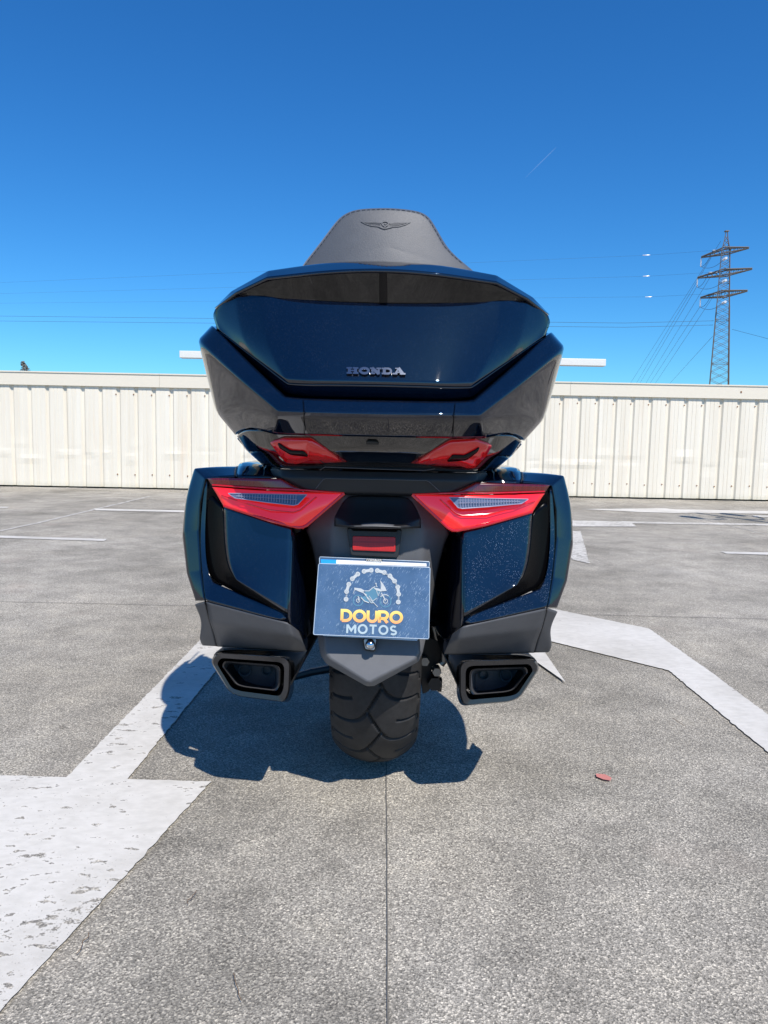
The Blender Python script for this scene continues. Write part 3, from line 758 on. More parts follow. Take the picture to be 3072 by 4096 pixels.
seg_((x+10, 2), (x+24, ht), 6); seg_((x+23, ht), (x+41, 2), 12); seg_((x+13, 9), (x+34, 9), 5)
seg_((x+0, 3), (x+19, 3), se); seg_((x+29, 3), (x+51, 3), se); seg_((x+10, ht-2), (x+26, ht-2), 4)
rel.make('brand_lettering', M_badge, topbox)

# --- passenger backrest
ol = [(1180, 1098), (1236, 1026), (1279, 972), (1315, 923), (1340, 890), (1366, 862), (1407, 841), (1452, 834), (1499, 832), (1552, 831), (1602, 834), (1645, 839), (1684, 847), (1708, 861), (1725, 877), (1756, 930), (1786, 985), (1824, 1025), (1868, 1062), (1925, 1108), (1840, 1112), (1740, 1110), (1640, 1108), (1540, 1106), (1440, 1104), (1340, 1102), (1260, 1100)]
cx_, cy_ = 1545, 985
def bl(k, d, lift=0):
    out = []
    for x, y in ol:
        xx, yy = cx_+(x-cx_)*k, cy_+(y-cy_)*k+lift
        out.append(P(xx, yy, d+.045*((xx-cx_)/350)**2-.00016*(yy-900)))
    return out
loops = [bl(.86, 1.86, 20), bl(.97, 1.79, 8), bl(1.0, 1.715), bl(.995, 1.690), bl(.978, 1.677), bl(.955, 1.674), bl(.93, 1.673), bl(.80, 1.672), bl(.6, 1.671), bl(.35, 1.671), bl(.12, 1.671)]
vs = [v for l in loops for v in l]; n = len(ol); fs = []
for i in range(len(loops)-1):
    for j in range(n): fs.append((i*n+j, i*n+(j+1) % n, (i+1)*n+(j+1) % n, (i+1)*n+j))
fs.append(tuple((len(loops)-1)*n+j for j in range(n)))
seat = mk('backrest', vs, fs, M_leather, bike, sub=2)
seat_t = None
st = bl(.965, 1.673)
add = ([], [])
dn = []
for i in range(18):
    k = max(2, int((st[i+1]-st[i]).length/.0035))
    dn += [st[i].lerp(st[i+1], q/k) for q in range(k)]
for i in range(0, len(dn)-2, 3): tube('', [dn[i], dn[i+2]], .0007, None, add=add, seg=5)
mk('stitching', add[0], add[1], M_stitch, seat)
bpy.context.view_layer.update(); dg = bpy.context.evaluated_depsgraph_get(); tS = bvh(seat)
rel = Relief(lambda x, y, e: onto(tS, x, y, .0002+e, 1.66), .0013)
def EB(x, y): return (1360+x*.217, 850+y*.217)
rel.line([EB(*p) for p in [(390, 170), (500, 178), (640, 184), (760, 195)]], 3); rel.line([EB(*p) for p in [(390, 170), (470, 215), (580, 250), (700, 262), (760, 268)]], 3)
rel.line([EB(*p) for p in [(1295, 182), (1180, 186), (1020, 192), (900, 205)]], 3); rel.line([EB(*p) for p in [(1295, 182), (1200, 230), (1090, 262), (960, 270), (890, 270)]], 3)
for a in ([(430, 186), (740, 212)], [(500, 215), (745, 238)], [(560, 238), (750, 255)], [(1250, 194), (920, 218)], [(1200, 215), (920, 238)], [(1130, 238), (900, 256)]): rel.line([EB(*p) for p in a], 2.2)
rel.line([EB(*p) for p in [(760, 195), (785, 240), (830, 268), (880, 238), (900, 200)]], 3.2)
rel.ring(EB(832, 215), 13, 9, 2.6); rel.line([EB(815, 205), EB(832, 228), EB(860, 205)], 2.2)
rel.line([EB(*p) for p in [(715, 268), (770, 292), (830, 310), (880, 295), (960, 275)]], 3)
rel.line([EB(*p) for p in [(740, 272), (800, 290), (830, 280), (870, 288), (920, 276)]], 2)
rel.make('winged_emblem', M_leather, seat)

# --- saddlebags
def bag(flip):
    f = (lambda v: M(v)) if flip else (lambda v: v)
    # coordinates are those of the right-hand bag; the left is its mirror
    face = [[P(1855, 2122, 1.440), P(1990, 2086, 1.452), P(2127, 2048, 1.472)],
            [P(1855, 2240, 1.428), P(1990, 2200, 1.440), P(2120, 2165, 1.462)],
            [P(1855, 2350, 1.412), P(1985, 2310, 1.424), P(2104, 2285, 1.446)],
            [P(1856, 2465, 1.400), P(1965, 2402, 1.408), P(2066, 2342, 1.426)]]
    sd = empty_bag = cage('saddlebag', face, M_dusty_lit if not flip else M_paint, bike, mirror=False, flip=flip, sr=[0, 3], sc=[0, 2], sub=3)  # dust set by side: strong on the sunlit right, faint on the shaded left
    # hollow round the face, given its own near-black colour
    inn = [P(2127, 2048, 1.474), P(2120, 2165, 1.464), P(2104, 2285, 1.448), P(2066, 2342, 1.428), P(1965, 2402, 1.410), P(1856, 2465, 1.402)]
    m_ = [P(2160, 2030, 1.494), P(2158, 2170, 1.488), P(2142, 2298, 1.474), P(2100, 2354, 1.456), P(1980, 2412, 1.426), P(1858, 2468, 1.404)]
    out = [P(2192, 1985, 1.500), P(2203, 2160, 1.503), P(2188, 2300, 1.490), P(2155, 2356, 1.474), P(1995, 2415, 1.436), P(1858, 2471, 1.401)]
    cage('black_strip', [inn, m_, out], M_strip, sd, mirror=False, flip=flip, sr=[0, 2], sub=3)
    # rim between the hollow and the seam, then lower navy strip
    o2 = [P(2196, 1943, 1.503), P(2204, 2150, 1.497), P(2190, 2300, 1.480), P(2158, 2357, 1.464), P(1995, 2416, 1.434), P(1858, 2472, 1.402)]
    s2 = [P(2207, 1945, 1.505), P(2223, 2150, 1.498), P(2207, 2310, 1.476), P(2186, 2430, 1.448), P(2010, 2468, 1.422), P(1852, 2504, 1.396)]
    cage('lower_rim', [o2, s2], M_dusty_lit if not flip else M_paint, sd, mirror=False, flip=flip, sr=[0, 1], tc=[3], sub=3)
    # matte lower trim
    t0 = [P(2186, 2432, 1.450), P(2010, 2470, 1.424), P(1852, 2506, 1.398), P(1812, 2536, 1.43)]
    t1 = [P(2166, 2512, 1.470), P(2000, 2530, 1.436), P(1836, 2555, 1.406), P(1796, 2570, 1.44)]
    t2 = [P(2146, 2560, 1.495), P(1990, 2572, 1.465), P(1832, 2585, 1.438), P(1784, 2595, 1.455)]
    t3 = [P(2134, 2611, 1.515), P(1980, 2612, 1.495), P(1830, 2614, 1.465), P(1776, 2614, 1.475)]
    t4 = [fwd(v, .05, 1, .02) for v in t3]
    cage('lower_trim', [t0, t1, t2, t3, t4], M_matte, sd, mirror=False, flip=flip, sr=[0, (1, .4), 3], sc=[(0, .9), (2, .75), (3, .8)], sub=3)
    # top and upper rear strip above the tail light
    a0 = [P(2207, 1944, 1.508), P(2150, 1938, 1.500), P(2083, 1934, 1.495)]
    a1 = [P(2240, 1908, 1.60), P(2170, 1897, 1.60), P(2084, 1890, 1.60)]
    a2 = [P(2240, 1880, 1.90), P(2170, 1874, 1.90), P(2070, 1868, 1.90)]
    # outer shell: seam, round shoulder, widest, forward
    h0 = [P(2088, 1931, 1.500), P(2150, 1935, 1.502), P(2206, 1943, 1.506), P(2224, 2040, 1.504), P(2225, 2150, 1.499), P(2209, 2310, 1.478), P(2189, 2430, 1.450)]
    h1 = [P(2088, 1891, 1.585), P(2180, 1895, 1.570), P(2252, 1904, 1.550), P(2284, 2030, 1.538), P(2288, 2160, 1.522), P(2266, 2320, 1.498), P(2226, 2431, 1.470)]
    h2 = [fwd(h1[0], .15, 1, -.005), fwd(h1[1], .15, 1.0, -.005), P(2262, 1916, 1.61), P(2293, 2030, 1.585), P(2294, 2238, 1.57), P(2262, 2335, 1.55), P(2220, 2434, 1.53)]
    h3 = [fwd(v, .26, .96) for v in h2]; h4 = [fwd(v, .10, .75, 0) for v in h3]
    cage('outer_shell', [h0, h1, h2, h3, h4], M_paint, sd, mirror=False, flip=flip, sr=[0, (1, .75)], sc=[0, 6], tc=[2, 4, 5], tk=.08, sub=3)
    # matte flare under the shell
    g0 = [P(2190, 2433, 1.452), P(2229, 2446, 1.474), P(2212, 2446, 1.60)]
    g1 = [P(2170, 2504, 1.472), P(2192, 2518, 1.492), P(2180, 2520, 1.60)]
    g2 = [P(2150, 2556, 1.497), P(2211, 2583, 1.515), P(2190, 2575, 1.60)]
    g3 = [P(2137, 2608, 1.517), P(2194, 2607, 1.530), P(2180, 2600, 1.60)]
    cage('flare', [g0, g1, g2, g3], M_matte, sd, mirror=False, flip=flip, sr=[0, 3], sc=[0, (1, .6)], sub=3)
    # inner top cover
    c0 = [P(1905, 1929, 1.497), P(2000, 1932, 1.498), P(2082, 1933, 1.499)]
    c1 = [P(1935, 1898, 1.53), P(1985, 1890, 1.53), P(2081, 1889, 1.58)]
    c2 = [P(1961, 1884, 1.60), P(2041, 1868, 1.62), P(2074, 1876, 1.62)]
    c3 = [fwd(v, .25) for v in c2]
    cage('top_cover', [c0, c1, c2, c3], M_paint, sd, mirror=False, flip=flip, sr=[0, (1, .8), (2, .8)], sc=[(2, .9)], sub=2)
    # inner side, going forward beside the wheel
    i0 = [P(1855, 2122, 1.440), P(1855, 2350, 1.413), P(1855, 2466, 1.4005), P(1850, 2504, 1.411), P(1812, 2536, 1.44)]
    i1 = [P(1815, 2128, 1.52), P(1800, 2330, 1.50), P(1800, 2480, 1.48), P(1800, 2510, 1.48), P(1806, 2540, 1.46)]
    i2 = [P(1790, 2128, 1.60), P(1770, 2330, 1.60), P(1772, 2460, 1.58), P(1772, 2520, 1.56), P(1776, 2600, 1.52)]
    i3 = [fwd(v, .35, .9) for v in i2]
    cage('inner_side', [i0, i1, i2, i3], M_paint, sd, mirror=False, flip=flip, sr=[0, (1, .6)], sc=[0, (3, .6)], sub=2)
    # bottom + front closing
    b0 = [P(1776, 2614, 1.482), P(1980, 2611, 1.502), P(2134, 2610, 1.522)]; b1 = [fwd(v, .55, .93, .06) for v in b0]
    cage('bag_floor', [b0, b1], M_trim, sd, mirror=False, flip=flip, sub=1)
    # latch seam strip
    tube('seam', [f(v) for v in (P(2206, 1942, 1.503), P(2224, 2040, 1.502), P(2225, 2150, 1.4975), P(2209, 2310, 1.476), P(2188, 2430, 1.448), P(2169, 2506, 1.469), P(2148, 2560, 1.495), P(2136, 2609, 1.514))], .0016, M_deep, sd, seg=6)
    tube('seam', [f(v) for v in (P(2085, 1889, 1.59), P(2085, 1931, 1.4975))], .0016, M_deep, sd, seg=6)
    # ---- tail light
    tl0 = [P(1903, 1930, 1.462), P(2000, 1934, 1.466), P(2100, 1936, 1.474), P(2196, 1940, 1.494)]
    tl1 = [P(1812, 1974, 1.455), P(1940, 1976, 1.462), P(2060, 1972, 1.470), P(2178, 1968, 1.490)]
    tl = cage('tail_light', [tl0, tl1], M_reddark, bike, mirror=False, flip=flip, sr=[0, 1], sc=[0, 3], sub=2, solid=.006)
    q0 = [P(1649, 1979, 1.445), P(1780, 1982, 1.445), P(1900, 1983, 1.452), P(2040, 1981, 1.462), P(2176, 1975, 1.488)]
    q1 = [P(1700, 2022, 1.440), P(1800, 2040, 1.436), P(1900, 2040, 1.442), P(2030, 2015, 1.455), P(2160, 1996, 1.482)]
    q2 = [P(1808, 2126, 1.438), P(1860, 2116, 1.430), P(1935, 2100, 1.434), P(2040, 2072, 1.450), P(2128, 2046, 1.474)]
    cage('red_lens', [q0, q1, q2], M_red, tl, mirror=False, flip=flip, sr=[0, 2], sc=[0, 4], sub=3, solid=.006)
    tube('light_guide', [f(v) for v in (P(1760, 1996, 1.4365), P(1822, 2052, 1.4285), P(1850, 2062, 1.4275), P(1950, 2056, 1.4295), P(2060, 2030, 1.4475), P(2140, 2006, 1.472))], .0011, M_redrim, tl, seg=6)
    # rim along the lower edge
    e0 = [P(1649, 1979, 1.442), P(1808, 2126, 1.434), P(1935, 2101, 1.430), P(2128, 2047, 1.472)]
    tube('lens_rim', [f(v) for v in roundpath(e0, .01)], .0032, M_redrim, tl, seg=8)
    tube('lens_rim', [f(v) for v in (P(1649, 1977, 1.440), P(1812, 1973, 1.445), P(1940, 1974, 1.452), P(2060, 1970, 1.462), P(2178, 1966, 1.486))], .0018, M_redrim, tl, seg=8)
    ci = [P(1797, 1990, 1.424), P(2112, 1997, 1.458), P(2085, 2014, 1.452), P(1950, 2027, 1.432), P(1848, 2034, 1.424), P(1832, 2030, 1.423)]
    prism('clear_insert', ci, (0, .006, 0), M_clear, tl, bevel=.001, flip=flip)
    add = ([], [])
    for k in range(22):
        u_ = (k+.5)/22; xa = 1835+u_*240; top_ = 1993+u_*6; bot_ = 2031-u_*20
        dl_ = 1.4225+.030*((xa-1830)/270)**1.5
        tube('', [f(P(xa, top_, dl_)), f(P(xa, bot_, dl_-.001))], .0006, None, add=add, seg=4)
    tube('', [f(P(1835, 2012, 1.4215)), f(P(2080, 2006, 1.4495))], .0006, None, add=add, seg=4)
    mk('lens_ribs', add[0], add[1], M_white_edge, tl)
    tube('insert_edge', [f(v+Vector((0, -.001, 0))) for v in ci], .0011, M_white_edge, tl, seg=6, closed=True)
    return sd
def roundpath(p, r):
    out = [p[0]]
    for i in range(1, len(p)-1):
        a, b, c = p[i-1], p[i], p[i+1]; u = (a-b).normalized()*r; v = (c-b).normalized()*r
        out += [b+u, b+(u+v)*.3, b+v]
    return out+[p[-1]]
bagR = bag(False); bagL = bag(True)

# --- exhausts
def exhaust(flip):
    def ring(pts, d, k=1.0, r=.016, ctr=(1998, 2728), dx=0, dy=0):
        q = [Vector((ctr[0]+(x-ctr[0])*k+dx, ctr[1]+(y-ctr[1])*k+dy, 0)) for x, y in pts]
        rp = roundpoly(q, r*2000, 5)
        return [P(v.x, v.y, d+(v.x-1998)*.00006) for v in rp]
    outer = [(1836, 2641), (2140, 2634), (2160, 2672), (2082, 2790), (2040, 2808), (1852, 2824), (1836, 2780)]
    mid_ = [(1862, 2664), (2118, 2656), (2134, 2680), (2070, 2776), (2034, 2786), (1876, 2800), (1862, 2770)]
    inr = [(1884, 2678), (2098, 2670), (2108, 2690), (2052, 2760), (2020, 2768), (1896, 2778), (1884, 2756)]
    L = [ring(outer, 1.62, 1.0, .02, dx=-10), ring(outer, 1.50, 1.0, .02), ring(outer, 1.472, .985, .02), ring(outer, 1.466, .955, .02), ring(mid_, 1.468, 1.0, .016), ring(mid_, 1.474, .99, .016), ring(mid_, 1.50, .975, .016),
         ring(inr, 1.50, 1.09, .014), ring(inr, 1.478, 1.07, .014), ring(inr, 1.472, 1.05, .014), ring(inr, 1.474, 1.0, .014), ring(inr, 1.575, .84, .012)]
    n = len(L[0]); vs = [v for l in L for v in l]; fs = []
    for i in range(len(L)-1):
        for j in range(n): fs.append((i*n+j, i*n+(j+1) % n, (i+1)*n+(j+1) % n, (i+1)*n+j))
    vs = [M(v) for v in vs] if flip else vs
    fs.append(tuple((len(L)-1)*n+j for j in range(n)))
    fm = []
    for i in range(len(L)-1): fm += [0 if i not in (6, 5, 10) else (1 if i != 10 else 2)]*n
    fm.append(2)
    tip = mk('exhaust', vs, fs, None, bike, smooth=True, mats=[M_tip, M_deep, M_matte], fm=fm, angle=42)
    for (x, y, r) in ((1936, 2700, .0105), (2024, 2702, .0135)):
        c = P(x, y, 1.562); e = P(x, y, 1.60)
        vs, fs = [], []; tube('', [c, e], [r, r], None, add=(vs, fs), seg=20); fs = fs[:-2]
        k = len(vs); tube('', [c, e], [r*.82, r*.82], None, add=(vs, fs), seg=20); fs = fs[:-2]
        fs += [(i, (i+1) % 20, k+(i+1) % 20, k+i) for i in range(20)]
        mk('outlet_pipe', [M(v) for v in vs] if flip else vs, fs, M_dark, tip, smooth=True)
    # muffler body: dark can running forward and inward
    b0 = [P(1776, 2618, 1.50), P(2000, 2618, 1.50), P(2142, 2618, 1.50), P(2156, 2668, 1.50), P(2082, 2786, 1.50), P(2038, 2806, 1.50), P(1862, 2812, 1.51), P(1834, 2745, 1.51)]
    b1 = [fwd(v, .55, .85, -.01) for v in b0]
    b0b = [fwd(v, .012, .99) for v in b0]
    rows = [r+[r[0]] for r in (b0, b0b, b1)]
    cage('muffler', rows, M_trim, tip, mirror=False, flip=flip, sr=[(0, .5)], sub=2)
    # shield above the tip
    return tip
exhaust(False); exhaust(True)

# --- tail body between the bags
cw_ = [Pc(1888, 1.44), P(1700, 1892, 1.44), P(1905, 1892, 1.47), P(1960, 1886, 1.53)]
cw2 = [Pc(1915, 1.432), P(1700, 1921, 1.434), P(1900, 1927, 1.462), P(1930, 1925, 1.50)]
cw3 = [Pc(1974, 1.438), P(1655, 1977, 1.438), P(1790, 1973, 1.450), P(1812, 1972, 1.46)]
cw4 = [Pc(1982, 1.47), P(1655, 1984, 1.47), P(1790, 1982, 1.48), P(1812, 1980, 1.49)]
cowl = cage('tail_cowl', [cw_, cw2, cw3, cw4], M_trim, bike, sr=[0, (1, .85), 2], sc=[(2, .6)], sub=3)
pp = [P(1263, 1955, 1.432), P(1292, 1918, 1.428), P(1305, 1914, 1.428), P(1705, 1922, 1.428), P(1718, 1928, 1.428), P(1760, 1966, 1.435)]
tube('panel_line', pp, .0009, M_matte, cowl, seg=6)
tube('panel_line', [P(1280, 1880, 1.425), P(1300, 1868, 1.412), P(1500, 1876, 1.405), P(1700, 1882, 1.412), P(1740, 1875, 1.42)], .0009, M_matte, cowl, seg=6)
r0 = [Pc(1980, 1.468), P(1590, 1984, 1.468), P(1652, 1984, 1.468), P(1690, 2010, 1.478)]
r1 = [Pc(2110, 1.462), P(1605, 2112, 1.462), P(1690, 2108, 1.464), P(1800, 2128, 1.50)]
r2 = [Pc(2200, 1.458), P(1605, 2202, 1.458), P(1692, 2172, 1.462), P(1778, 2160, 1.505)]
r3 = [Pc(2330, 1.455), P(1605, 2330, 1.455), P(1680, 2330, 1.462), P(1735, 2330, 1.52)]
r4 = [Pc(2560, 1.450), P(1600, 2562, 1.450), P(1690, 2556, 1.470), P(1704, 2556, 1.54)]
carrier = cage('rear_fender', [r0, r1, r2, r3, r4], M_fender, bike, sr=[0, (1, .3), 4], sc=[(2, .85), (3, .9)], sub=3)
for f_ in (False, True):   # dark vertical channels either side
    z0 = [P(1800, 2128, 1.502), P(1778, 2160, 1.507), P(1735, 2330, 1.522), P(1704, 2556, 1.542)]
    cage('fender_side', [z0, [fwd(v, .06, 1.05) for v in z0], [fwd(v, .40, 1.0) for v in z0]], M_trim, carrier, mirror=False, flip=f_, sr=[0, (1, .7)], sub=2)
# lamp hood
hd0 = [Pc(1985, 1.462), P(1600, 1987, 1.462), P(1640, 1992, 1.464)]
hd1 = [Pc(2040, 1.448), P(1608, 2042, 1.448), P(1668, 2040, 1.455)]
hd2 = [Pc(2096, 1.408), P(1602, 2102, 1.410), P(1683, 2076, 1.43)]
hd3 = [Pc(2106, 1.398), P(1602, 2108, 1.402), P(1683, 2104, 1.43)]
hd4 = [Pc(2114, 1.400), P(1602, 2114, 1.404), P(1683, 2110, 1.432)]
hd5 = [Pc(2112, 1.46), P(1602, 2112, 1.46), P(1680, 2110, 1.46)]
hood = cage('plate_lamp_hood', [hd0, hd1, hd2, hd3, hd4, hd5], M_trim, carrier, sr=[(2, .7), (3, .9), (4, .9)], sc=[(2, .9)], tc=[1], sub=3, solid=.002)
lip0 = [Pc(2090, 1.4095), P(1560, 2094, 1.411), P(1602, 2105, 1.4085)]; lip1 = [Pc(2106, 1.3965), P(1560, 2107, 1.399), P(1604, 2109, 1.4005)]
cage('hood_lip_lit', [lip0, lip1], M_fender, carrier, sr=[0, 1], sc=[2], sub=2, solid=.001)  # lighter strip paints in the sunlit part of the hood's lip
prism('reflector_housing', roundpoly([P(1386, 2112, 1.436), P(1608, 2118, 1.436), P(1594, 2232, 1.430), P(1403, 2222, 1.430)], .006), (0, .03, 0), M_trim, carrier, bevel=.003)
prism('slot', roundpoly([P(1405, 2116, 1.4345), P(1592, 2120, 1.4345), P(1588, 2128, 1.4335), P(1410, 2124, 1.4335)], .003), (0, .003, 0), M_deep, carrier, bevel=.0008)
prism('reflector', roundpoly([P(1411, 2144, 1.4325), P(1582, 2148, 1.4325), P(1582, 2208, 1.4275), P(1410, 2201, 1.4275)], .003), (0, .006, 0), M_reflector, carrier, bevel=.0012)
# lower mudguard
mo = [(1268, 2535), (1276, 2595), (1284, 2628), (1304, 2657), (1468, 2748), (1497, 2746), (1676, 2648), (1692, 2609), (1704, 2556), (1690, 2540)]
mi = [(1300, 2545), (1299, 2588), (1304, 2610), (1320, 2634), (1468, 2727), (1482, 2727), (1655, 2641), (1677, 2612), (1672, 2600), (1668, 2545)]
dd = lambda y: 1.412+(2750-y)*.00018
vo = [P(x, y, dd(y)+.018) for x, y in mo]; vi = [P(x, y, dd(y)) for x, y in mi]; vb = [fwd(v, .06, .97, .005) for v in vo]
n = len(mo); vs = vo+vi+vb; fs = [tuple(range(n, 2*n))]+[(i, (i+1) % n, n+(i+1) % n, n+i) for i in range(n)]+[(i, 2*n+i, 2*n+(i+1) % n, (i+1) % n) for i in range(n)]
mud = mk('mudguard', vs, fs, M_fender, bike, bevel=.004, seg=3)
bk = [P(1449, 2552, 1.425), P(1511, 2552, 1.425), P(1501, 2609, 1.422), P(1457, 2603, 1.422)]
plb = prism('plate_bracket', roundpoly(bk, .005), (0, .028, 0), M_dark, mud, bevel=.003)
bk2 = [P(1454, 2556, 1.4235), P(1506, 2556, 1.4235), P(1497, 2602, 1.4205), P(1461, 2597, 1.4205)]
prism('bracket_face', roundpoly(bk2, .004), (0, .004, 0), simple('satin_alloy', (.45, .46, .48), .4, .7), plb, bevel=.001)
c = P(1481, 2578, 1.418)
vs, fs = [], []; tube('', [c+Vector((0, .006, 0)), c+Vector((0, .0, 0)), c+Vector((0, -.005, 0)), c+Vector((0, -.008, 0)), c+Vector((0, -.009, 0))], [.0098, .0098, .008, .0045, .0006], None, add=(vs, fs), seg=20)
mk('bolt_cap', vs, fs, M_chrome, plb, smooth=True, angle=80)

# --- number plate holder with dealer card
pTL, pTR, pBR, pBL = P(1275, 2253, 1.430), P(1719, 2270, 1.430), P(1714, 2554, 1.408), P(1254, 2536, 1.408)
pn = (pTR-pTL).cross(pBL-pTL).normalized()
if pn.y > 0: pn = -pn
def onplate(px, py, off=0.0):
    r = ray(px, py); t = (pTL-cam0).dot(pn)/r.dot(pn); return cam0+r*t+pn*off
def PC(x, y): return (1240+x*.29535, 2200+y*.29535)
def plate_fn(x, y, e): q = PC(x, y); return onplate(q[0], q[1], .0008+e)
def plate_mat():
    m, t, b = newmat('scratched_navy_card'); setp(b, rough=.35, coat=.6, cr=.15)
    tc = N(t, 'ShaderNodeTexCoord'); o = tc.outputs['Object']
    n = noise(t, 25, 5, .6, o); base = ramp(t, n.outputs[0], [(.3, (.045, .095, .19)), (.7, (.075, .14, .26))]).outputs[0]
    c = base
    for rot, sc_, thr in ((-35, (1.0, 1, .16), .13), (-25, (1., 1, .10), .11), (20, (1, 1, .5), .10)):
        mp = N(t, 'ShaderNodeMapping'); mp.vector_type = 'POINT'
        rt = N(t, 'ShaderNodeVectorRotate', rotation_type='Y_AXIS'); rt.inputs['Angle'].default_value = R(rot); t.links.new(o, rt.inputs['Vector'])
        t.links.new(rt.outputs[0], mp.inputs['Vector']); mp.inputs['Scale'].default_value = sc_
        v = N(t, 'ShaderNodeTexVoronoi'); v.inputs['Scale'].default_value = 330 if sc_[2] < .3 else 480; t.links.new(mp.outputs[0], v.inputs['Vector'])
        s = ramp(t, v.outputs['Distance'], [(.0, (1, 1, 1)), (thr+.05, (.6, .6, .6)), (thr+.14, (0, 0, 0))]).outputs[0]
        nn = noise(t, 18+rot*.2, 3, .6, o); g = ramp(t, nn.outputs[0], [(.42, (0, 0, 0)), (.62, (.85, .85, .85))]).outputs[0]
        c = mix(t, mix(t, 1., s, g, 'MULTIPLY'), c, (.42, .52, .62))
    t.links.new(c, b.inputs['Base Color']); return m
M_card = plate_mat()
plate = prism('number_plate', roundpoly([onplate(*PC(130, 95)), onplate(*PC(1618, 160)), onplate(*PC(1610, 1200)), onplate(*PC(48, 1140))], .004), -pn*.004, simple('plate_backing', (.06, .10, .17), .25, coat=.6), bike, bevel=.001)
rel = Relief(plate_fn, .0006); rel.fill([(145, 125), (358, 133), (355, 184), (150, 180)]); rel.make('blue_strip', simple('sky_blue_card', (.02, .33, .80), .35), plate)
rel = Relief(plate_fn, .0006); rel.fill([(358, 133), (1576, 182), (1578, 222), (355, 184)]); rel.make('white_strip', simple('white_card', (.85, .86, .88), .4), plate)
rel = Relief(plate_fn, .0014); rel.fill([(755, 120), (980, 128), (980, 152), (755, 146)]); rel.make('maker_tab', M_deep, plate)
rel = Relief(plate_fn, .0020); word(rel, 'CORSINAIS', 765, 153, 970, 160, 33, 6, .16); rel.make('maker_lettering', M_white, plate)
card = prism('card', roundpoly([onplate(*PC(120, 185), off=.0035), onplate(*PC(1622, 237), off=.0035), onplate(*PC(1606, 1198), off=.0035), onplate(*PC(50, 1138), off=.0035)], .003), -pn*.003, M_card, plate, bevel=.0006)
M_acr = simple('acrylic_edge', (.45, .55, .66), .2)
tube('plate_frame', roundpoly([onplate(*PC(120, 183), off=.003), onplate(*PC(1624, 236), off=.003), onplate(*PC(1607, 1202), off=.003), onplate(*PC(48, 1142), off=.003)], .003), .0008, M_acr, plate, seg=6, closed=True)
tube('plate_frame', roundpoly([onplate(*PC(128, 93)), onplate(*PC(1620, 158)), onplate(*PC(1612, 238)), onplate(*PC(128, 186))], .003), .0007, M_acr, plate, seg=6, closed=True)
prism('paper_slip', [onplate(*PC(155, 1148), off=-.005), onplate(*PC(1480, 1196), off=-.005), onplate(*PC(1448, 1232), off=-.005), onplate(*PC(1380, 1230), off=-.005), onplate(*PC(180, 1168), off=-.005)], -pn*.001, simple('pale_blue_paper', (.42, .55, .70), .6), plate, bevel=0)
def art(x, y, e): q = PC(x, y); return onplate(q[0], q[1], .0036+e)
G_or = newmat('orange_yellow_print'); m, t, b = G_or; setp(b, rough=.4)
tc = N(t, 'ShaderNodeTexCoord'); sx = N(t, 'ShaderNodeSeparateXYZ'); t.links.new(tc.outputs['Object'], sx.inputs[0])
mr = N(t, 'ShaderNodeMapRange'); z1 = art(800, 990, 0).z; z2 = art(800, 810, 0).z; mr.inputs[1].default_value = z1; mr.inputs[2].default_value = z2; t.links.new(sx.outputs[2], mr.inputs[0])
rr = ramp(t, mr.outputs[0], [(0, (.88, .38, .17)), (.55, (.92, .56, .13)), (1, (.95, .72, .22))]); t.links.new(rr.outputs[0], b.inputs['Base Color'])
rel = Relief(art, .0006); word(rel, 'DOURO', 420, 962, 1250, 992, 158, 40, .10); rel.make('upper_lettering', m, card)
rel = Relief(art, .0006); word(rel, 'MOTOS', 495, 1122, 1170, 1150, 125, 27, .22); rel.make('lower_lettering', simple('silver_print', (.42, .52, .56), .4), card)
M_print = simple('white_print', (.50, .53, .54), .4); M_teal = simple('teal_print', (.09, .22, .32), .4); M_greyp = simple('grey_print', (.30, .34, .38), .4)
rel = Relief(art, .0005)
pairs = [((575, 388), (648, 325)), ((733, 288), (829, 273)), ((912, 278), (1006, 303)), ((1082, 350), (1145, 420)), ((1187, 500), (1200, 597)), ((527, 463), (497, 562))]
for a, b in pairs: rel.disc(a, 32); rel.disc(b, 32); rel.line([a, b], 40)
for a in ((490, 665), (1195, 702)): rel.disc(a, 32)
rel.make('chain_print', M_print, card)
rel = Relief(art, .0009)
for a, b in pairs: rel.ring(a, 12, 12, 4, 12); rel.ring(b, 12, 12, 4, 12)
for a in ((490, 665), (1195, 702)): rel.ring(a, 13, 13, 4, 12)
for a, b in (((1025, 318), (1060, 338)), ((1158, 440), (1176, 478)), ((1200, 630), (1198, 672)), ((498, 600), (494, 632))): rel.line([a, b], 22)
rel.make('chain_pin_print', M_greyp, card)
rel = Relief(art, .0004)
rel.ring((652, 682), 66, 72, 14); rel.ring((1022, 690), 74, 80, 14)
rel.fill([(740, 560), (800, 555), (860, 505), (900, 510), (960, 560), (900, 660), (850, 715), (760, 700), (700, 640), (760, 610)])
rel.make('motorbike_print_teal', M_teal, card)
rel = Relief(art, .0008)
rel.fill([(600, 508), (690, 520), (745, 552), (720, 565), (640, 545), (602, 540)])
rel.line([(602, 540), (585, 590)], 6); rel.line([(640, 545), (720, 575), (770, 612)], 12)
rel.line([(745, 552), (800, 552), (850, 510), (885, 492)], 10)
rel.fill([(950, 408), (985, 450), (1020, 505), (1037, 552), (1000, 545), (965, 480), (955, 440)])
rel.fill([(862, 508), (930, 520), (1000, 548), (960, 562), (900, 545), (868, 520)]); rel.fill([(965, 480), (1037, 552), (985, 556), (955, 520)])
rel.line([(895, 455), (900, 490), (915, 500)], 9); rel.line([(880, 450), (905, 452)], 10)
rel.line([(965, 580), (1000, 640), (1022, 690)], 14); rel.line([(900, 545), (925, 620), (940, 570)], 8)
rel.line(arc(1015, 700, 85, 96, 225, 305, 10), 11)
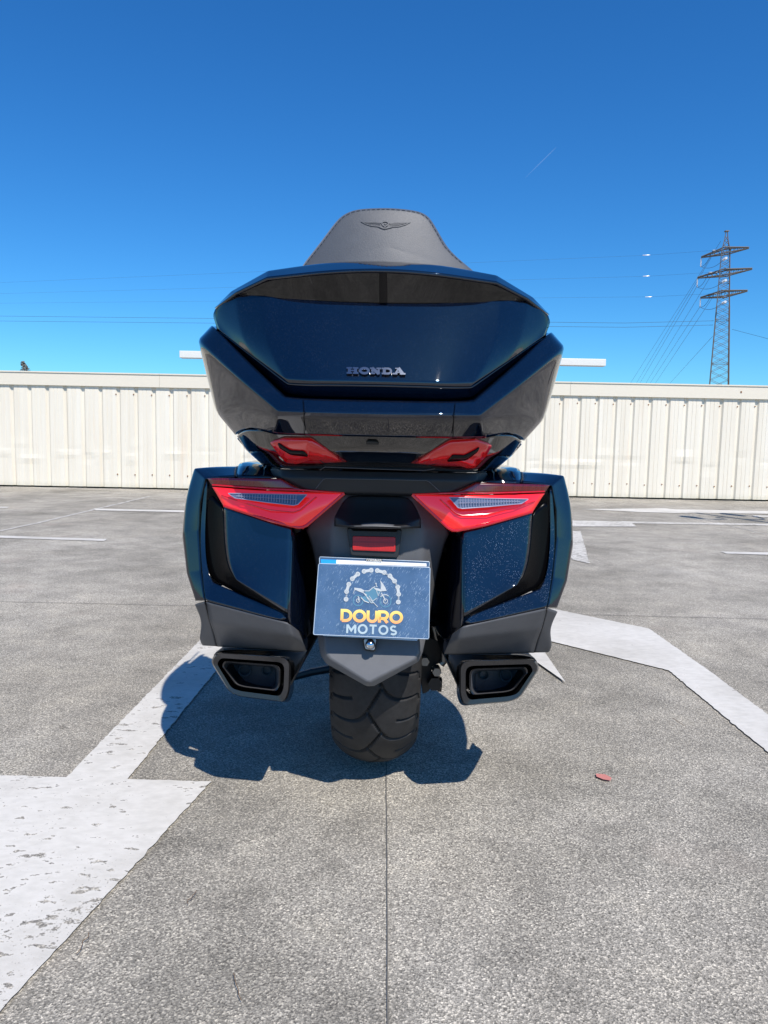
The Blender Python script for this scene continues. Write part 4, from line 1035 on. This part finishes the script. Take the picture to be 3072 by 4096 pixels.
rel.ring((1022, 690), 28, 30, 8, 16); rel.ring((652, 682), 22, 24, 8, 16)
rel.line([(650, 625), (665, 650), (655, 682)], 14); rel.line([(690, 640), (740, 690), (800, 712)], 12); rel.line([(740, 600), (790, 650), (850, 700), (920, 770)], 8)
rel.line([(800, 620), (850, 690), (905, 650)], 8); rel.line([(770, 640), (830, 715), (870, 710)], 9)
rel.make('motorbike_print_white', M_print, card)

# --- rear wheel
AX = Vector((XC, 1.82, .313)); RO = .313
tyre = None
NU, NV = 1500, 110
ph = np.linspace(-1, 1, NV)                    # across, shoulder to shoulder then side walls
def prof_xr(v):
    if abs(v) < .72:
        a = v/.72*R(62); x = .0985*math.sin(a)/math.sin(R(62)); r = RO-.092*(1-math.cos(a)); return x, r
    a = (abs(v)-.72)/.28; x = .0985+.004*math.sin(a*math.pi)-.012*a*a; r = RO-.092*(1-math.cos(R(62)))-.052*a; return math.copysign(x, v), r
pr = [prof_xr(v) for v in ph]
th = np.arange(NU)/NU*2*np.pi
# grooves: pattern in (s, t) with s along the tread, t = x/.0985
TT = np.array([p[0]/.0985 for p in pr]); PIT = 2*np.pi*RO/16.0
S_ = (th*RO)[:, None]; T_ = TT[None, :]
def curve(t):   # s offset of a main groove as it sweeps from +.16 to -1
    return np.where(t > -.16, (.16-t)*.197, .063+.040*(1-np.exp(-np.maximum(0, -.16-t)*4.9)))
depth = np.zeros((NU, NV))
def groove(s0, tsign, tmax, tmin, wd, dp=.006, fn=curve):
    global depth
    t = T_*tsign; s = s0+fn(t); ds = (S_-s+PIT/2) % PIT-PIT/2
    slope = 1.0+1.1*np.exp(-np.maximum(0, -.16-t)*5); a = np.clip(1-(np.abs(ds)/(wd*slope))**2.2, 0, 1)
    m_ = (t <= tmax) & (t >= tmin); depth = np.maximum(depth, dp*np.sqrt(a)*m_)
PH0 = .0376
groove(PH0, 1, .16, -.93, .0037, .009); groove(PH0+PIT/2, -1, .16, -.93, .0037, .009)
sip = lambda t: .030+.016*(1-np.exp(-np.maximum(0, -.45-t)*3.0))
groove(PH0, 1, -.48, -.93, .0038, .008, sip); groove(PH0+PIT/2, -1, -.48, -.93, .0038, .008, sip)
for off, sg in ((PH0, 1), (PH0+PIT/2, -1)):
    for e_ in (.102, .043):
        ds = (S_-(off+e_)) % PIT
        depth = np.maximum(depth, .004*((ds < .020) & (np.abs(T_*sg+.935+ds*1.2) < .024)))
vs = []
for i in range(NU):
    ca, sa = math.cos(th[i]), math.sin(th[i])
    for j in range(NV):
        x, r = pr[j]; r2 = r-depth[i, j]
        vs.append((AX.x+x, AX.y-r2*ca, AX.z-r2*sa))
fs = [(i*NV+j, i*NV+j+1, ((i+1) % NU)*NV+j+1, ((i+1) % NU)*NV+j) for i in range(NU) for j in range(NV-1)]
wheel = mk('rear_wheel', vs, fs, M_tyre, bike, smooth=True, angle=70)
def lathe(name, prof, c, mat, parent, n=40, axis='x'):
    vs, fs = [], []
    for i in range(n):
        a = 2*math.pi*i/n
        for (x, r) in prof: vs.append((c[0]+x, c[1]+r*math.cos(a), c[2]+r*math.sin(a)))
    k = len(prof)
    for i in range(n):
        for j in range(k-1): fs.append((i*k+j, i*k+j+1, ((i+1) % n)*k+j+1, ((i+1) % n)*k+j))
    return mk(name, vs, fs, mat, parent, smooth=True)
lathe('rim', [(-.088, .212), (-.092, .205), (-.08, .195), (-.05, .185), (.05, .185), (.08, .195), (.092, .205), (.088, .212)], AX, M_dark, wheel)
lathe('hub', [(-.07, .01), (-.07, .07), (-.03, .085), (.05, .085), (.09, .10), (.09, .01)], AX, M_dark, wheel)
for k in range(5):
    a = 2*math.pi*k/5+.3; dv = Vector((0, math.cos(a), math.sin(a))); tube('spoke', [AX+dv*.07, AX+dv*.13, AX+dv*.192], [.022, .016, .02], M_dark, wheel, seg=8)
# brake disc and caliper cluster on the right, final drive
lathe('brake_disc', [(.098, .10), (.098, .158), (.103, .158), (.103, .10)], AX, M_steel, wheel)
fd = prism('final_drive', roundpoly([P(1685, 2545, 1.60), P(1748, 2560, 1.60), P(1775, 2600, 1.62), P(1768, 2650, 1.62), P(1728, 2664, 1.60), P(1722, 2760, 1.60), P(1690, 2780, 1.60), P(1684, 2700, 1.60)], .008), (0, .12, 0), M_dark, bike, bevel=.006, seg=3)
for (x, y, r, l) in ((1700, 2648, .010, .02), (1748, 2690, .010, .03), (1740, 2738, .016, .05)):
    c = P(x, y, 1.575); cyl('bolt', c, c+Vector((0, l, 0)), r, M_steel if r == .010 else M_dark, fd, seg=6)
cyl('axle_stub', P(1725, 2733, 1.60), P(1764, 2738, 1.60), .0125, M_dark, fd, seg=14); cyl('axle_nut', P(1752, 2737, 1.60), P(1766, 2738, 1.60), .0165, M_dark, fd, seg=6)
tube('brake_hose', [P(1738, 2690, 1.60), P(1740, 2672, 1.59), P(1754, 2676, 1.59), P(1745, 2720, 1.60)], .004, M_dark, fd, seg=8)
tube('linkage', [P(1765, 2658, 1.61), P(1780, 2640, 1.61), P(1790, 2622, 1.62)], [.008, .007, .004], M_steel, fd, seg=8)
box('bracket', tuple(P(1775, 2625, 1.6)), (.010, .02, .022), M_steel, fd, bevel=.002)
swl = prism('swing_arm', roundpoly([Vector((XC+.10, 1.80, .36)), Vector((XC+.10, 2.35, .46)), Vector((XC+.10, 2.35, .34)), Vector((XC+.10, 1.80, .26))], .02), (.06, 0, 0), M_dark, bike, bevel=.01)
# side stand on the left
tube('side_stand', [P(1340, 2672, 2.25), P(1250, 2688, 2.26), P(1184, 2706, 2.27), P(1120, 2722, 2.28), G(1040, 2744)], [.012, .012, .011, .011, .01], M_dark, bike, seg=10)

box('backrest_mount', (XC, 1.86, 1.0), (.30, .16, .26), M_trim, bike, bevel=.03)
# --- the rest of the machine, mostly hidden behind the luggage
def body(name, secs, mat, parent=bike, sub=2, sr=()):
    """secs: (y, [(half width, z), ...]) from the keel up"""
    rows = [[Vector((XC, y, pts[0][1]))]+[Vector((XC+hw, y, z)) for hw, z in pts[1:]] for y, pts in secs]
    return cage(name, rows, mat, parent, sub=sub, solid=.004, sr=sr)
body('seat', [(1.80, [(0, .86), (.17, .86), (.18, .80), (.12, .74)]), (2.1, [(0, .82), (.18, .83), (.19, .78), (.12, .72)]), (2.25, [(0, .76), (.15, .77), (.16, .72), (.10, .66)]), (2.6, [(0, .745), (.14, .76), (.15, .70), (.08, .62)]), (2.75, [(0, .80), (.12, .80), (.13, .74), (.08, .66)])], M_leather)
body('fuel_tank_cover', [(2.70, [(0, .84), (.11, .83), (.17, .74), (.14, .60)]), (2.95, [(0, .98), (.14, .95), (.19, .80), (.16, .60)]), (3.2, [(0, 1.0), (.15, .98), (.2, .85), (.17, .62)])], M_paint)
en = body('engine', [(2.35, [(0, .18), (.22, .20), (.24, .40), (.14, .55)]), (2.5, [(0, .16), (.34, .22), (.36, .40), (.16, .58)]), (2.95, [(0, .16), (.34, .22), (.36, .42), (.16, .6)]), (3.1, [(0, .2), (.2, .22), (.22, .40), (.12, .55)])], M_dark)
body('rear_frame_cover', [(1.58, [(0, .70), (.16, .70), (.2, .62), (.12, .52)]), (1.9, [(0, .70), (.18, .70), (.2, .62), (.12, .55)]), (2.4, [(0, .70), (.16, .68), (.18, .55), (.12, .45)])], M_trim)
fair = body('front_fairing', [(2.95, [(0, 1.00), (.30, 1.0), (.36, .85), (.33, .5), (.24, .36)]), (3.2, [(0, 1.02), (.30, 1.02), (.36, .86), (.32, .52), (.20, .36)]), (3.5, [(0, .98), (.20, .97), (.26, .84), (.20, .58), (.12, .45)]), (3.66, [(0, .86), (.10, .85), (.12, .78), (.10, .66), (.04, .60)])], M_paint)
body('windscreen', [(3.05, [(0, 1.27), (.16, 1.24), (.22, 1.16)]), (3.2, [(0, 1.13), (.2, 1.1), (.25, 1.04)]), (3.35, [(0, 1.0), (.2, .98), (.24, .96)])], M_clear, fair)
bar_ = tube('handlebar', [(XC-.34, 2.80, .98), (XC-.2, 2.92, 1.0), (XC, 3.0, .98), (XC+.2, 2.92, 1.0), (XC+.34, 2.80, .98)], .014, M_dark, bike)
FX = Vector((XC, 3.515, .32))
fwh = lathe('front_wheel', [(-.055, .225), (-.063, .262), (-.05, .298), (-.025, .315), (0, .32), (.025, .315), (.05, .298), (.063, .262), (.055, .225)], FX, M_tyre, bike)
lathe('rim', [(-.05, .225), (-.04, .2), (.04, .2), (.05, .225)], FX, M_dark, fwh)
for k in range(5):
    a = 2*math.pi*k/5; dv = Vector((0, math.cos(a), math.sin(a))); tube('spoke', [FX+dv*.02, FX+dv*.205], .014, M_dark, fwh, seg=8)
for s_ in (-1, 1):
    tube('fork', [FX+Vector((s_*.09, 0, 0)), FX+Vector((s_*.09, -.12, .32)), FX+Vector((s_*.07, -.25, .58))], [.03, .03, .035], M_dark, bike, seg=12)
    mr_ = tube('mirror', [(XC+s_*.33, 3.20, .98), (XC+s_*.40, 3.22, 1.02), (XC+s_*.41, 3.15, 1.02), (XC+s_*.41, 3.12, 1.02)], [.02, .05, .06, .02], M_gloss, bike, seg=12)
